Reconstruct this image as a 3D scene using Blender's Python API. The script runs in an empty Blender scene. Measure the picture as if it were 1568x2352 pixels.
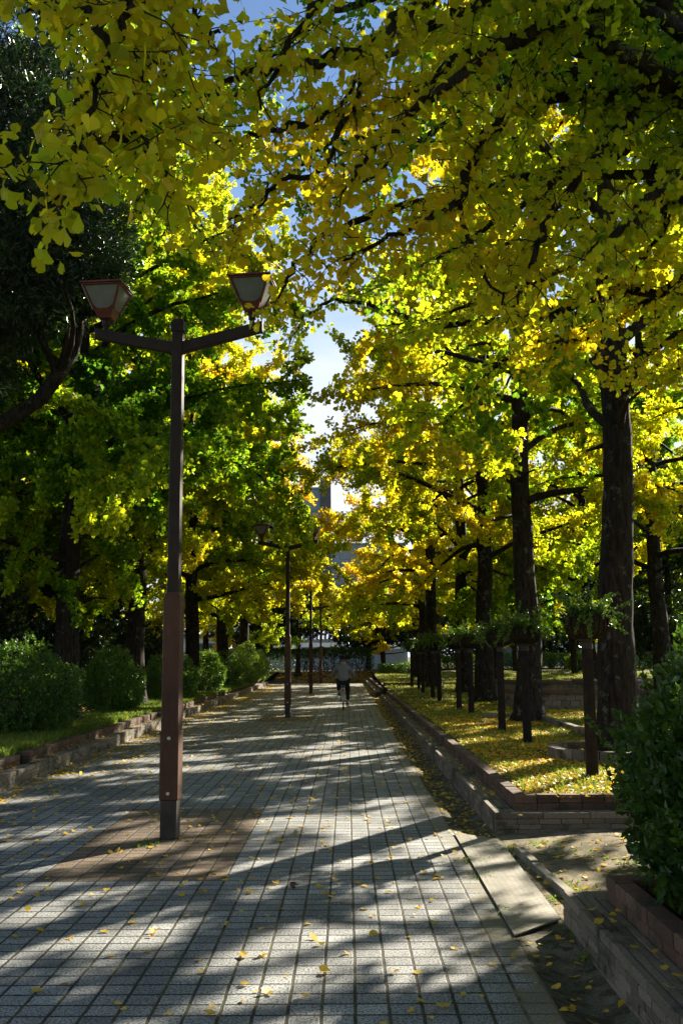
import bpy, bmesh, math, random
import numpy as np
from mathutils import Vector, Matrix, Euler
random.seed(7)
R = math.radians
scene = bpy.context.scene
col = scene.collection

# ------------------------------------------------------------------ camera
CAM_Z = 1.6
cam_data = bpy.data.cameras.new('camera')
cam = bpy.data.objects.new('camera', cam_data); col.objects.link(cam)
cam_data.sensor_fit = 'VERTICAL'; cam_data.sensor_height = 36; cam_data.sensor_width = 24
cam_data.lens = 35; cam_data.clip_end = 2000; cam_data.clip_start = 0.05
cam.location = (0, 0, CAM_Z)
_m = Matrix.Rotation(R(0.27), 3, 'Z') @ Matrix.Rotation(R(90 + 8.26), 3, 'X') @ Matrix.Rotation(R(-0.4), 3, 'Z')
cam.rotation_euler = _m.to_euler()
scene.camera = cam
FPX = 2352 * 35 / 36.0
def ray(px, py):
    return _m @ Vector(((px - 784) / FPX, -(py - 1176) / FPX, -1))
def G(px, py, z=0.0):
    d = ray(px, py); t = (z - CAM_Z) / d.z
    return Vector((d.x * t, d.y * t, z))
def D(px, py, Y):
    d = ray(px, py); t = Y / d.y
    return Vector((d.x * t, Y, CAM_Z + d.z * t))

# ------------------------------------------------------------------ world, sun, exposure
SUN_AZ, SUN_EL = 37.0, 27.0
w = bpy.data.worlds.new('World'); scene.world = w; w.use_nodes = True
nt = w.node_tree
bg = nt.nodes['Background']
sky = nt.nodes.new('ShaderNodeTexSky'); sky.sky_type = 'NISHITA'; sky.sun_disc = False
sky.sun_elevation = R(SUN_EL); sky.sun_rotation = R(SUN_AZ)
sky.altitude = 1500; sky.air_density = 1.0; sky.dust_density = 0.15; sky.ozone_density = 2.2
# thin bright autumn cloud low over the trees, blue above
_tc = nt.nodes.new('ShaderNodeTexCoord'); _mp = nt.nodes.new('ShaderNodeMapping'); _mp.inputs['Scale'].default_value = (1, 1, 2.6)
nt.links.new(_tc.outputs['Generated'], _mp.inputs[0])
_no = nt.nodes.new('ShaderNodeTexNoise'); _no.inputs['Scale'].default_value = 2.3; _no.inputs['Detail'].default_value = 7; _no.inputs['Roughness'].default_value = 0.6
nt.links.new(_mp.outputs[0], _no.inputs['Vector'])
_sp = nt.nodes.new('ShaderNodeSeparateXYZ'); nt.links.new(_tc.outputs['Generated'], _sp.inputs[0])
_ad = nt.nodes.new('ShaderNodeMath'); _ad.operation = 'MULTIPLY_ADD'; nt.links.new(_sp.outputs[2], _ad.inputs[0]); _ad.inputs[1].default_value = -1.7; nt.links.new(_no.outputs['Fac'], _ad.inputs[2])
_mr = nt.nodes.new('ShaderNodeMapRange'); _mr.interpolation_type = 'SMOOTHSTEP'; nt.links.new(_ad.outputs[0], _mr.inputs[0])
_mr.inputs[1].default_value = -0.25; _mr.inputs[2].default_value = 0.30
_mx = nt.nodes.new('ShaderNodeMix'); _mx.data_type = 'RGBA'; nt.links.new(_mr.outputs[0], _mx.inputs[0]); nt.links.new(sky.outputs[0], _mx.inputs[6]); _mx.inputs[7].default_value = (5.6, 6.0, 6.6, 1)
nt.links.new(_mx.outputs[2], bg.inputs[0]); bg.inputs[1].default_value = 0.05
sun_d = bpy.data.lights.new('sun', 'SUN'); sun = bpy.data.objects.new('sun', sun_d); col.objects.link(sun)
sun_d.energy = 5.0; sun_d.angle = R(0.5); sun_d.color = (1.0, 0.91, 0.76)
sv = Vector((math.sin(R(SUN_AZ)) * math.cos(R(SUN_EL)), math.cos(R(SUN_AZ)) * math.cos(R(SUN_EL)), math.sin(R(SUN_EL))))
sun.rotation_euler = sv.to_track_quat('Z', 'Y').to_euler()
sun.location = sv * 50
scene.view_settings.view_transform = 'Standard'; scene.view_settings.look = 'None'
scene.view_settings.exposure = 1.85; scene.view_settings.gamma = 1
cy = scene.cycles
cy.max_bounces = 6; cy.diffuse_bounces = 3; cy.glossy_bounces = 2; cy.transmission_bounces = 4; cy.transparent_max_bounces = 4
cy.use_denoising = True
cy.sample_clamp_indirect = 6

# ------------------------------------------------------------------ materials
class NB:
    """small node-tree builder"""
    def __init__(s, name):
        s.m = bpy.data.materials.new(name); s.m.use_nodes = True
        s.t = s.m.node_tree; s.n = s.t.nodes
        s.p = s.n['Principled BSDF']; s.out = s.n['Material Output']
        s.geo = None
    def l(s, a, b): s.t.links.new(a, b)
    def put(s, inp, v):
        if hasattr(v, 'is_output') or isinstance(v, bpy.types.NodeSocket): s.l(v, inp)
        else: inp.default_value = v
    def coord(s, kind='Object'):
        return s.n.new('ShaderNodeTexCoord').outputs[kind]
    def sep(s, v):
        x = s.n.new('ShaderNodeSeparateXYZ'); s.l(v, x.inputs[0]); return x.outputs
    def comb(s, x, y, z):
        c = s.n.new('ShaderNodeCombineXYZ')
        for i, v in enumerate((x, y, z)): s.put(c.inputs[i], v)
        return c.outputs[0]
    def math(s, op, a, b=0.0, c=0.0, clamp=False):
        m = s.n.new('ShaderNodeMath'); m.operation = op; m.use_clamp = clamp
        s.put(m.inputs[0], a); s.put(m.inputs[1], b); s.put(m.inputs[2], c); return m.outputs[0]
    def noise(s, v, scale, detail=3, rough=0.55):
        n = s.n.new('ShaderNodeTexNoise'); s.l(v, n.inputs['Vector'])
        n.inputs['Scale'].default_value = scale; n.inputs['Detail'].default_value = detail
        n.inputs['Roughness'].default_value = rough; return n.outputs['Fac']
    def white(s, v):
        n = s.n.new('ShaderNodeTexWhiteNoise'); n.noise_dimensions = '3D'; s.l(v, n.inputs['Vector']); return n.outputs['Value']
    def scalev(s, v, sc):
        m = s.n.new('ShaderNodeMapping'); s.l(v, m.inputs[0]); m.inputs['Scale'].default_value = sc; return m.outputs[0]
    def ramp(s, f, stops, interp='LINEAR'):
        r = s.n.new('ShaderNodeValToRGB'); s.put(r.inputs[0], f); e = r.color_ramp.elements
        r.color_ramp.interpolation = interp
        while len(e) < len(stops): e.new(0.5)
        for i, (p, c) in enumerate(stops):
            e[i].position = p; e[i].color = (*c, 1) if len(c) == 3 else c
        return r.outputs[0]
    def mix(s, f, a, b, mode='MIX'):
        x = s.n.new('ShaderNodeMix'); x.data_type = 'RGBA'; x.blend_type = mode
        s.put(x.inputs[0], f)
        for i, v in ((6, a), (7, b)):
            if isinstance(v, tuple) and len(v) == 3: v = (*v, 1)
            s.put(x.inputs[i], v)
        return x.outputs[2]
    def smooth(s, v, a, b):
        x = s.n.new('ShaderNodeMapRange'); x.interpolation_type = 'SMOOTHSTEP'
        s.put(x.inputs[0], v); x.inputs[1].default_value = a; x.inputs[2].default_value = b; return x.outputs[0]
    def bump(s, h, strength=0.5, dist=0.01):
        b = s.n.new('ShaderNodeBump'); s.l(h, b.inputs['Height']); b.inputs['Strength'].default_value = strength
        b.inputs['Distance'].default_value = dist; s.l(b.outputs[0], s.p.inputs['Normal']); return b.outputs[0]
    def fin(s, color=None, rough=None, spec=None, metal=None):
        for k, v in (('Base Color', color), ('Roughness', rough), ('Specular IOR Level', spec), ('Metallic', metal)):
            if v is None: continue
            if isinstance(v, tuple) and len(v) == 3: v = (*v, 1)
            s.put(s.p.inputs[k], v)
        return s.m
    def attr(s, name):
        a = s.n.new('ShaderNodeAttribute'); a.attribute_name = name; return a.outputs['Fac']

def noisy(name, c1, c2, scale=8, rough=0.8, spec=0.3, bump=0.3, bdist=0.005, metal=0.0, detail=4, vs=None, lo=0.35, hi=0.65):
    b = NB(name); v = b.coord()
    if vs: v = b.scalev(v, vs)
    n = b.noise(v, scale, detail)
    n2 = b.noise(v, scale * 7, 2)
    f = b.math('ADD', b.math('MULTIPLY', n, 0.7), b.math('MULTIPLY', n2, 0.3))
    c = b.ramp(f, [(lo, c1), (hi, c2)])
    if bump: b.bump(f, bump, bdist)
    return b.fin(c, rough, spec, metal)

def leaf_mat(name, stops, trans=0.55, rough=0.45, spec=0.35, objcol=True, vein=0.0):
    """stops: colour ramp over the greenness value t (0 yellow .. 1 green)"""
    b = NB(name)
    t = b.attr('t')
    if objcol:
        oi = b.n.new('ShaderNodeObjectInfo')
        sp = b.n.new('ShaderNodeSeparateColor'); b.l(oi.outputs['Color'], sp.inputs[0])
        t = b.math('ADD', t, b.math('SUBTRACT', sp.outputs[0], 0.5), clamp=True)
    c = b.ramp(t, stops)
    u = b.attr('u')
    c = b.mix(1.0, c, b.ramp(u, [(0, (0.72, 0.72, 0.72)), (1, (1.12, 1.12, 1.12))]), 'MULTIPLY')
    b.fin(c, rough, spec)
    tr = b.n.new('ShaderNodeBsdfTranslucent')
    b.l(b.mix(1.0, c, (1.6, 1.55, 1.0), 'MULTIPLY'), tr.inputs[0])
    mx = b.n.new('ShaderNodeMixShader'); mx.inputs[0].default_value = trans
    b.l(b.p.outputs[0], mx.inputs[1]); b.l(tr.outputs[0], mx.inputs[2]); b.l(mx.outputs[0], b.out.inputs[0])
    return b.m

M = {}
M['ginkgo'] = leaf_mat('ginkgo_leaf', [(0.0, (0.60, 0.40, 0.012)), (0.22, (0.54, 0.45, 0.014)), (0.5, (0.36, 0.42, 0.014)), (0.78, (0.12, 0.25, 0.012)), (1.0, (0.05, 0.14, 0.012))], 0.74)
M['evergreen'] = leaf_mat('evergreen_leaf', [(0.0, (0.05, 0.08, 0.012)), (0.5, (0.018, 0.045, 0.010)), (1.0, (0.010, 0.028, 0.009))], 0.25, 0.3, 0.5)
M['shrub'] = leaf_mat('shrub_leaf', [(0.0, (0.15, 0.22, 0.02)), (0.5, (0.07, 0.15, 0.014)), (1.0, (0.02, 0.06, 0.010))], 0.35, 0.35, 0.45)
M['grassblade'] = leaf_mat('grass_blade', [(0.0, (0.30, 0.26, 0.05)), (0.5, (0.14, 0.22, 0.03)), (1.0, (0.07, 0.14, 0.02))], 0.45, 0.5, 0.3, objcol=False)
M['litter'] = leaf_mat('fallen_leaf', [(0.0, (0.18, 0.085, 0.02)), (0.3, (0.52, 0.31, 0.03)), (1.0, (0.72, 0.50, 0.06))], 0.3, 0.55, 0.3, objcol=False)

def bark_mat(name, c1, c2, lich, amt):
    b = NB(name); v = b.coord()
    v2 = b.scalev(v, (1, 1, 0.22))
    n = b.noise(v2, 22, 5, 0.65)
    c = b.ramp(n, [(0.35, c1), (0.68, c2)])
    l = b.noise(v, 5.5, 6, 0.75)
    c = b.mix(b.smooth(l, 0.60 - amt, 0.68 - amt), c, lich)
    b.bump(n, 1.0, 0.03)
    return b.fin(c, 0.9, 0.15)
M['bark'] = bark_mat('ginkgo_bark', (0.007, 0.006, 0.004), (0.038, 0.030, 0.021), (0.085, 0.09, 0.06), 0.035)
M['twig'] = noisy('twig_bark', (0.016, 0.012, 0.008), (0.045, 0.034, 0.022), 20, 0.85, 0.2, 0)

# paving: 154 mm x 145 mm speckled tiles, wide joints along the path, hairline joints across
TX, TY = 0.1542, 0.1445
LAMP_X = -1.60
LAMP_Y = [9.24, 27.1, 44.3, 60.9]
def paving():
    b = NB('paving_tiles'); v = b.coord(); s = b.sep(v)
    ux = b.math('DIVIDE', b.math('SUBTRACT', s[0], 0.95), TX); uy = b.math('DIVIDE', s[1], TY)
    fx = b.math('FLOOR', ux); fy = b.math('FLOOR', uy)
    wob = b.math('MULTIPLY', b.math('SUBTRACT', b.noise(v, 9, 2), 0.5), 0.06)
    ax = b.math('ABSOLUTE', b.math('ADD', b.math('SUBTRACT', b.math('FRACT', ux), 0.5), wob))
    ay = b.math('ABSOLUTE', b.math('ADD', b.math('SUBTRACT', b.math('FRACT', uy), 0.5), wob))
    gx = b.smooth(ax, 0.435, 0.462); gy = b.smooth(ay, 0.435, 0.462)
    g = b.math('MAXIMUM', gx, gy)
    # lamp surrounds in brown tiles
    mask = None
    for ly in LAMP_Y:
        cx0, cx1 = -2.26, -0.872
        m1 = b.math('MULTIPLY', b.math('GREATER_THAN', s[0], 0.95 - TX * 21), b.math('LESS_THAN', s[0], 0.95 - TX * 12))
        y0 = math.floor((ly - 1.70) / TY) * TY; y1 = y0 + 24 * TY
        m2 = b.math('MULTIPLY', b.math('GREATER_THAN', s[1], y0), b.math('LESS_THAN', s[1], y1))
        mm = b.math('MULTIPLY', m1, m2)
        mask = mm if mask is None else b.math('MAXIMUM', mask, mm)
    wn = b.white(b.comb(fx, fy, 0.0))
    grey = b.ramp(wn, [(0, (0.21, 0.22, 0.22)), (0.1, (0.28, 0.29, 0.29)), (0.9, (0.38, 0.39, 0.385)), (1, (0.46, 0.47, 0.46))])
    brown = b.ramp(wn, [(0, (0.17, 0.12, 0.08)), (0.96, (0.27, 0.195, 0.13)), (1.0, (0.36, 0.32, 0.26))])
    base = b.mix(mask, grey, brown)
    sp = b.noise(v, 78, 2, 0.6)
    spk = b.smooth(sp, 0.49, 0.56)
    base = b.mix(b.math('MULTIPLY', spk, 0.9), base, b.mix(1.0, base, (0.26, 0.26, 0.27), 'MULTIPLY'))
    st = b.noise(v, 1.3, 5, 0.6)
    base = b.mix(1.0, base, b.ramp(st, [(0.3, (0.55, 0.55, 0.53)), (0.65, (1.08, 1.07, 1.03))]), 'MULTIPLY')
    st2 = b.noise(v, 7.5, 6, 0.75)
    base = b.mix(b.math('MULTIPLY', b.smooth(st2, 0.56, 0.70), 0.55), base, (0.13, 0.115, 0.085))
    # greenish-brown dirt creeping in from the verges
    d = b.noise(v, 3.2, 5, 0.65)
    jc = b.mix(b.smooth(d, 0.4, 0.7), (0.020, 0.018, 0.012), (0.085, 0.080, 0.032))
    c = b.mix(g, base, jc); c = b.mix(b.math('MULTIPLY', gy, b.math('SUBTRACT', 1.0, gx)), c, (0.012, 0.012, 0.010))
    edge = b.math('MULTIPLY', b.smooth(b.math('ADD', b.math('MULTIPLY', s[0], 3.0), b.math('MULTIPLY', d, 3.0)), 3.6, 4.4), 0.8)
    c = b.mix(edge, c, (0.17, 0.145, 0.085))
    h = b.math('SUBTRACT', b.math('MULTIPLY', sp, 0.25), g)
    h = b.math('ADD', h, b.math('MULTIPLY', wn, 0.2))
    b.bump(h, 0.8, 0.008)
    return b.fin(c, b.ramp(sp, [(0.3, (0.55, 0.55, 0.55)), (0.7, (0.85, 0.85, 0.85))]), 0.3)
M['paving'] = paving()
def lawn_mat():
    b = NB('lawn_soil'); v = b.coord()
    n = b.noise(v, 1.1, 6, 0.62); n2 = b.noise(v, 40, 4, 0.7)
    c = b.ramp(n, [(0.32, (0.055, 0.085, 0.018)), (0.5, (0.12, 0.12, 0.03)), (0.68, (0.16, 0.105, 0.04))])
    c = b.mix(1.0, c, b.ramp(n2, [(0.3, (0.35, 0.35, 0.3)), (0.7, (1.4, 1.4, 1.3))]), 'MULTIPLY')
    b.bump(n2, 1.0, 0.03)
    return b.fin(c, 0.95, 0.1)
M['lawn'] = lawn_mat()
def soil_mat():
    b = NB('trodden_soil'); v = b.coord()
    n = b.noise(v, 2.6, 7, 0.7); n2 = b.noise(v, 55, 3, 0.7); n3 = b.noise(v, 6.5, 4, 0.6)
    c = b.ramp(n, [(0.35, (0.12, 0.10, 0.06)), (0.6, (0.30, 0.245, 0.16))])
    c = b.mix(b.math('MULTIPLY', b.smooth(n3, 0.52, 0.6), 0.6), c, (0.05, 0.06, 0.025))
    c = b.mix(1.0, c, b.ramp(n2, [(0.3, (0.6, 0.6, 0.6)), (0.7, (1.2, 1.2, 1.2))]), 'MULTIPLY')
    b.bump(n2, 0.8, 0.012)
    return b.fin(c, 0.95, 0.1)
M['soil'] = soil_mat()
M['darksoil'] = noisy('leaf_mould', (0.022, 0.016, 0.010), (0.07, 0.048, 0.028), 9, 0.95, 0.1, 0.8, 0.02)
def brick_mat(name, a, c2, moss=0.5):
    b = NB(name); v = b.coord()
    t = b.attr('t')
    c = b.ramp(t, [(0, a), (1, c2)])
    n = b.noise(v, 60, 3, 0.7)
    c = b.mix(1.0, c, b.ramp(n, [(0.3, (0.6, 0.6, 0.6)), (0.7, (1.2, 1.2, 1.2))]), 'MULTIPLY')
    s = b.noise(v, 2.3, 6, 0.7)
    c = b.mix(b.math('MULTIPLY', b.smooth(s, 0.50, 0.62), moss), c, (0.03, 0.035, 0.018))
    b.bump(n, 0.5, 0.006)
    return b.fin(c, 0.85, 0.25)
M['ledge'] = brick_mat('ledge_brick', (0.14, 0.115, 0.085), (0.26, 0.215, 0.16), 0.75)
M['border'] = brick_mat('border_brick', (0.095, 0.055, 0.036), (0.17, 0.105, 0.072), 0.75)
M['mortar'] = noisy('mortar', (0.04, 0.035, 0.028), (0.10, 0.09, 0.07), 12, 0.95, 0.1)
M['concrete'] = noisy('old_concrete', (0.09, 0.085, 0.06), (0.26, 0.24, 0.18), 4.5, 0.9, 0.2, 0.6, 0.006)
def plate_mat():
    b = NB('checker_plate'); v = b.coord(); s = b.sep(v)
    # raised chevron bars
    X = b.math('MULTIPLY', s[0], 24.0); Y = b.math('MULTIPLY', s[1], 24.0)
    fx = b.math('FRACT', X); row = b.math('MODULO', b.math('FLOOR', X), 2.0)
    sgn = b.math('SUBTRACT', b.math('MULTIPLY', row, 2.0), 1.0)
    yy = b.math('ADD', Y, b.math('MULTIPLY', b.math('MULTIPLY', fx, 0.9), sgn))
    bar = b.smooth(b.math('ABSOLUTE', b.math('SUBTRACT', b.math('FRACT', yy), 0.5)), 0.26, 0.14)
    rx = b.smooth(b.math('ABSOLUTE', b.math('SUBTRACT', fx, 0.5)), 0.495, 0.46)
    h = b.math('MULTIPLY', bar, rx)
    n = b.noise(v, 5, 6, 0.7)
    c = b.ramp(n, [(0.35, (0.14, 0.125, 0.09)), (0.62, (0.27, 0.25, 0.20))])
    c = b.mix(b.math('MULTIPLY', h, 0.45), c, (0.33, 0.31, 0.26))
    b.bump(h, 1.0, 0.006)
    return b.fin(c, 0.55, 0.5, 0.35)
M['plate'] = plate_mat()
M['pole'] = noisy('brown_paint', (0.048, 0.019, 0.009), (0.10, 0.042, 0.020), 3.5, 0.55, 0.3, 0.15, 0.002, vs=(1, 1, .35))
M['poledark'] = noisy('dark_paint', (0.020, 0.014, 0.011), (0.045, 0.030, 0.022), 4, 0.6, 0.2, 0.15, 0.002, vs=(1, 1, .35))
M['polebase'] = noisy('grey_steel', (0.035, 0.03, 0.026), (0.07, 0.06, 0.05), 7, 0.7, 0.2, 0.3, 0.002)
M['redframe'] = noisy('oxide_red', (0.085, 0.014, 0.008), (0.15, 0.028, 0.016), 8, 0.45, 0.5, 0.1, 0.001)
M['bolt'] = noisy('bolt_zinc', (0.5, 0.48, 0.44), (0.65, 0.62, 0.58), 20, 0.4, 0.5, 0, metal=0.6)
def frosted():
    b = NB('frosted_glass'); b.fin((0.62, 0.66, 0.62), 0.35, 0.5)
    n = b.noise(b.coord(), 6, 4)
    c = b.ramp(n, [(0.3, (0.30, 0.325, 0.29)), (0.7, (0.46, 0.49, 0.44))])
    b.put(b.p.inputs['Base Color'], c)
    tr = b.n.new('ShaderNodeBsdfTranslucent'); b.l(c, tr.inputs[0])
    mx = b.n.new('ShaderNodeMixShader'); mx.inputs[0].default_value = 0.6
    b.l(b.p.outputs[0], mx.inputs[1]); b.l(tr.outputs[0], mx.inputs[2]); b.l(mx.outputs[0], b.out.inputs[0])
    return b.m
M['frost'] = frosted()
M['column'] = noisy('planter_bronze', (0.014, 0.010, 0.007), (0.034, 0.024, 0.017), 9, 0.75, 0.15, 0.2, 0.002)
M['moss'] = noisy('coir_liner', (0.018, 0.016, 0.008), (0.055, 0.05, 0.02), 25, 0.95, 0.1, 1.0, 0.02)

# ------------------------------------------------------------------ mesh helpers
def tag(o, label=None, cat=None, group=None, kind=None):
    if label: o['label'] = label
    if cat: o['category'] = cat
    if group: o['group'] = group
    if kind: o['kind'] = kind
    return o
def empty(name, loc=(0, 0, 0), rz=0.0):
    o = bpy.data.objects.new(name, None); col.objects.link(o); o.location = loc; o.rotation_euler.z = rz
    o.empty_display_size = 0.2; return o
def link(name, me, parent=None):
    o = bpy.data.objects.new(name, me); col.objects.link(o)
    if parent: o.parent = parent
    return o
def np_mesh(name, V, loops, starts, totals, mats, midx=None, attrs=None, smooth=False):
    me = bpy.data.meshes.new(name)
    V = np.ascontiguousarray(V, dtype=np.float32)
    me.vertices.add(len(V)); me.vertices.foreach_set('co', V.ravel())
    me.loops.add(len(loops)); me.loops.foreach_set('vertex_index', np.ascontiguousarray(loops, dtype=np.int32))
    me.polygons.add(len(starts)); me.polygons.foreach_set('loop_start', np.ascontiguousarray(starts, dtype=np.int32))
    me.polygons.foreach_set('loop_total', np.ascontiguousarray(totals, dtype=np.int32))
    if midx is not None: me.polygons.foreach_set('material_index', np.ascontiguousarray(midx, dtype=np.int32))
    if smooth is not False:
        sm = np.ones(len(starts), dtype=bool) if smooth is True else smooth
        me.polygons.foreach_set('use_smooth', sm)
    for k, v in (attrs or {}).items():
        a = me.attributes.new(k, 'FLOAT', 'FACE'); a.data.foreach_set('value', np.ascontiguousarray(v, dtype=np.float32))
    for m in mats: me.materials.append(m)
    me.update(calc_edges=True); me.validate(verbose=False)
    return me
class Soup:
    """collects polygons of any size into one mesh"""
    def __init__(s): s.V = []; s.L = []; s.T = []; s.A = []; s.MI = []; s.U = []; s.n = 0; s.S = []
    def add(s, V, F, mi=0, t=0.5, u=0.5, smooth=False):
        """V (n,3); F (m,k) array of one polygon size"""
        V = np.asarray(V, dtype=np.float32); F = np.asarray(F, dtype=np.int64)
        s.V.append(V); s.L.append((F + s.n).ravel()); s.T.append(np.full(len(F), F.shape[1]))
        s.A.append(np.broadcast_to(np.asarray(t, dtype=np.float32), (len(F),))); s.U.append(np.broadcast_to(np.asarray(u, dtype=np.float32), (len(F),)))
        s.MI.append(np.full(len(F), mi)); s.S.append(np.full(len(F), smooth)); s.n += len(V)
    def mesh(s, name, mats):
        V = np.concatenate(s.V); L = np.concatenate(s.L); T = np.concatenate(s.T)
        st = np.concatenate(([0], np.cumsum(T)[:-1]))
        return np_mesh(name, V, L, st, T, mats, np.concatenate(s.MI), {'t': np.concatenate(s.A), 'u': np.concatenate(s.U)}, np.concatenate(s.S))
    def obj(s, name, mats, parent=None): return link(name, s.mesh(name, mats if isinstance(mats, (list, tuple)) else [mats]), parent)
    # shapes
    def box(s, lo, hi, mi=0, t=None, ch=0.0, M4=None):
        x0, y0, z0 = lo; x1, y1, z1 = hi
        if ch:
            V = np.array([(x0, y0, z0), (x1, y0, z0), (x1, y1, z0), (x0, y1, z0),
                          (x0, y0, z1 - ch), (x1, y0, z1 - ch), (x1, y1, z1 - ch), (x0, y1, z1 - ch),
                          (x0 + ch, y0 + ch, z1), (x1 - ch, y0 + ch, z1), (x1 - ch, y1 - ch, z1), (x0 + ch, y1 - ch, z1)])
            F = [(3, 2, 1, 0), (8, 9, 10, 11)] + [(i, (i + 1) % 4, 4 + (i + 1) % 4, 4 + i) for i in range(4)] + [(4 + i, 4 + (i + 1) % 4, 8 + (i + 1) % 4, 8 + i) for i in range(4)]
        else:
            V = np.array([(x0, y0, z0), (x1, y0, z0), (x1, y1, z0), (x0, y1, z0), (x0, y0, z1), (x1, y0, z1), (x1, y1, z1), (x0, y1, z1)])
            F = [(3, 2, 1, 0), (4, 5, 6, 7)] + [(i, (i + 1) % 4, 4 + (i + 1) % 4, 4 + i) for i in range(4)]
        if M4 is not None: V = (np.array(M4.to_3x3()) @ V.T).T + np.array(M4.translation)
        s.add(V, F, mi, random.random() if t is None else t, random.random())
    def rings(s, rings, mi=0, cap=True, t=0.5, smooth=False, closed=True):
        k = len(rings[0]); V = np.concatenate([np.asarray(r, dtype=float) for r in rings]); F = []
        for a in range(len(rings) - 1):
            for i in range(k if closed else k - 1):
                j = (i + 1) % k; F.append((a * k + i, a * k + j, (a + 1) * k + j, (a + 1) * k + i))
        s.add(V, F, mi, t, 0.5, smooth)
        if cap:
            s.add(rings[0], [tuple(range(k))[::-1]], mi, t); s.add(rings[-1], [tuple(range(k))], mi, t)
    def tube(s, P, rad, k=6, mi=0, t=0.5, u=0.5, smooth=True, rough=0.0, cap=False):
        P = np.asarray(P, dtype=float); n = len(P); rad = np.broadcast_to(np.asarray(rad, dtype=float), (n,))
        T = np.gradient(P, axis=0); T /= np.linalg.norm(T, axis=1)[:, None] + 1e-9
        ref = np.array([0, 0, 1.0]) if abs(T[0][2]) < 0.8 else np.array([1.0, 0, 0])
        A = np.cross(T, ref); A /= np.linalg.norm(A, axis=1)[:, None] + 1e-9
        B = np.cross(T, A)
        ang = np.arange(k) * 2 * math.pi / k
        rr = rad[:, None] * np.ones((1, k))
        if rough: rr = rr * (1 + rough * (np.random.rand(n, k) - 0.5) + rough * 1.2 * np.sin(ang * 3 + 1.3)[None, :] * 0.5)
        V = P[:, None, :] + rr[:, :, None] * (np.cos(ang)[None, :, None] * A[:, None, :] + np.sin(ang)[None, :, None] * B[:, None, :])
        i = np.arange(k); j = (i + 1) % k; a = np.arange(n - 1)[:, None] * k
        F = np.stack([a + i, a + j, a + k + j, a + k + i], axis=-1).reshape(-1, 4)
        s.add(V.reshape(-1, 3), F, mi, t, u, smooth)
        if cap: s.add(V[0], [tuple(range(k))[::-1]], mi, t); s.add(V[-1], [tuple(range(k))], mi, t)

# leaf outlines in (across, along) with a fold height; petiole base at the origin
FAN_L = np.array([(0, 0, 0), (-0.50, 0.42, .10), (-0.53, 0.66, .13), (-0.28, 0.95, .08), (0, 0.80, 0)])
FAN_R = np.array([(0, 0, 0), (0, 0.80, 0), (0.28, 0.95, .08), (0.53, 0.66, .13), (0.50, 0.42, .10)])
FANH_L = np.array([(0, 0, 0), (-0.20, 0.24, .05), (-0.56, 0.50, .12), (-0.54, 0.74, .10), (-0.34, 0.93, .11), (-0.12, 0.99, .02), (0, 0.70, 0)])
FANH_R = np.array([(0, 0, 0), (0, 0.70, 0), (0.10, 0.97, .04), (0.36, 0.95, .08), (0.55, 0.72, .13), (0.57, 0.49, .10), (0.20, 0.23, .05)])
FAN5 = np.array([(0, 0, 0), (0.50, 0.48, .08), (0.26, 0.95, 0.03), (-0.26, 0.95, -0.03), (-0.50, 0.48, .06)])
OVAL = np.array([(0, 0, 0), (0.30, 0.40, .08), (0, 1.0, 0), (-0.30, 0.40, .08)])
NEEDLE = np.array([(0, 0, 0), (0.09, 0.45, .02), (0, 1.0, -.05), (-0.09, 0.45, .02)])
rng = np.random.default_rng(3)
def unit(a): return a / (np.linalg.norm(a, axis=1)[:, None] + 1e-9)
def leaves(soup, P, size, shapes, mi=0, t=None, out=None, droop=0.5, jitter=0.0, petiole=0.0, tw=0.15, flat=None, pmi=None):
    """place a leaf at every point of P (n,3)"""
    n = len(P)
    if n == 0: return
    P = P + rng.normal(size=(n, 3)) * jitter
    d = rng.normal(size=(n, 3)); d[:, 2] -= droop
    if out is not None: d += out
    d = unit(d)
    nn = rng.normal(size=(n, 3)) if flat is None else rng.normal(size=(n, 3)) * flat + np.array([0, 0, 1.0])
    if flat is not None: d[:, 2] *= 0.15; d = unit(d)
    a = unit(np.cross(d, nn)); c = np.cross(a, d)
    sz = size * (0.6 + 0.75 * rng.random(n))
    tt = rng.random(n) if t is None else np.clip(t + rng.normal(size=n) * tw, 0, 1)
    uu = rng.random(n)
    base = P + d * (petiole * sz)[:, None]
    curl = 0.2 + 2.6 * rng.random(n) ** 1.5; wide = 0.8 + 0.4 * rng.random(n)
    for S in shapes:
        k = len(S)
        V = base[:, None, :] + sz[:, None, None] * ((wide[:, None] * S[None, :, 0])[:, :, None] * a[:, None, :] + S[None, :, 1, None] * d[:, None, :] + (curl[:, None] * S[None, :, 2])[:, :, None] * c[:, None, :])
        F = np.arange(n * k).reshape(n, k)
        soup.add(V.reshape(-1, 3), F, mi, tt, uu)
    if petiole and pmi is not None:
        wv = a * (sz * 0.018)[:, None]
        V = np.stack([P - wv, P + wv, base], axis=1).reshape(-1, 3)
        soup.add(V, np.arange(n * 3).reshape(n, 3), pmi, tt, uu)

def polyline(p0, d0, L, n, wander=0.15, grav=-0.1, seed=None):
    p = np.array(p0, dtype=float); d = np.array(d0, dtype=float); d /= np.linalg.norm(d)
    out = [p.copy()]; st = L / n
    for i in range(n):
        d = d + rng.normal(size=3) * wander + np.array([0, 0, grav]) * st
        d /= np.linalg.norm(d); p = p + d * st; out.append(p.copy())
    return np.array(out)
def resample(P, step):
    P = np.asarray(P); seg = np.linalg.norm(np.diff(P, axis=0), axis=1); s = np.concatenate(([0], np.cumsum(seg)))
    n = max(2, int(s[-1] / step)); q = np.linspace(0, s[-1], n)
    return np.stack([np.interp(q, s, P[:, i]) for i in range(3)], axis=1), s[-1]

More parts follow.
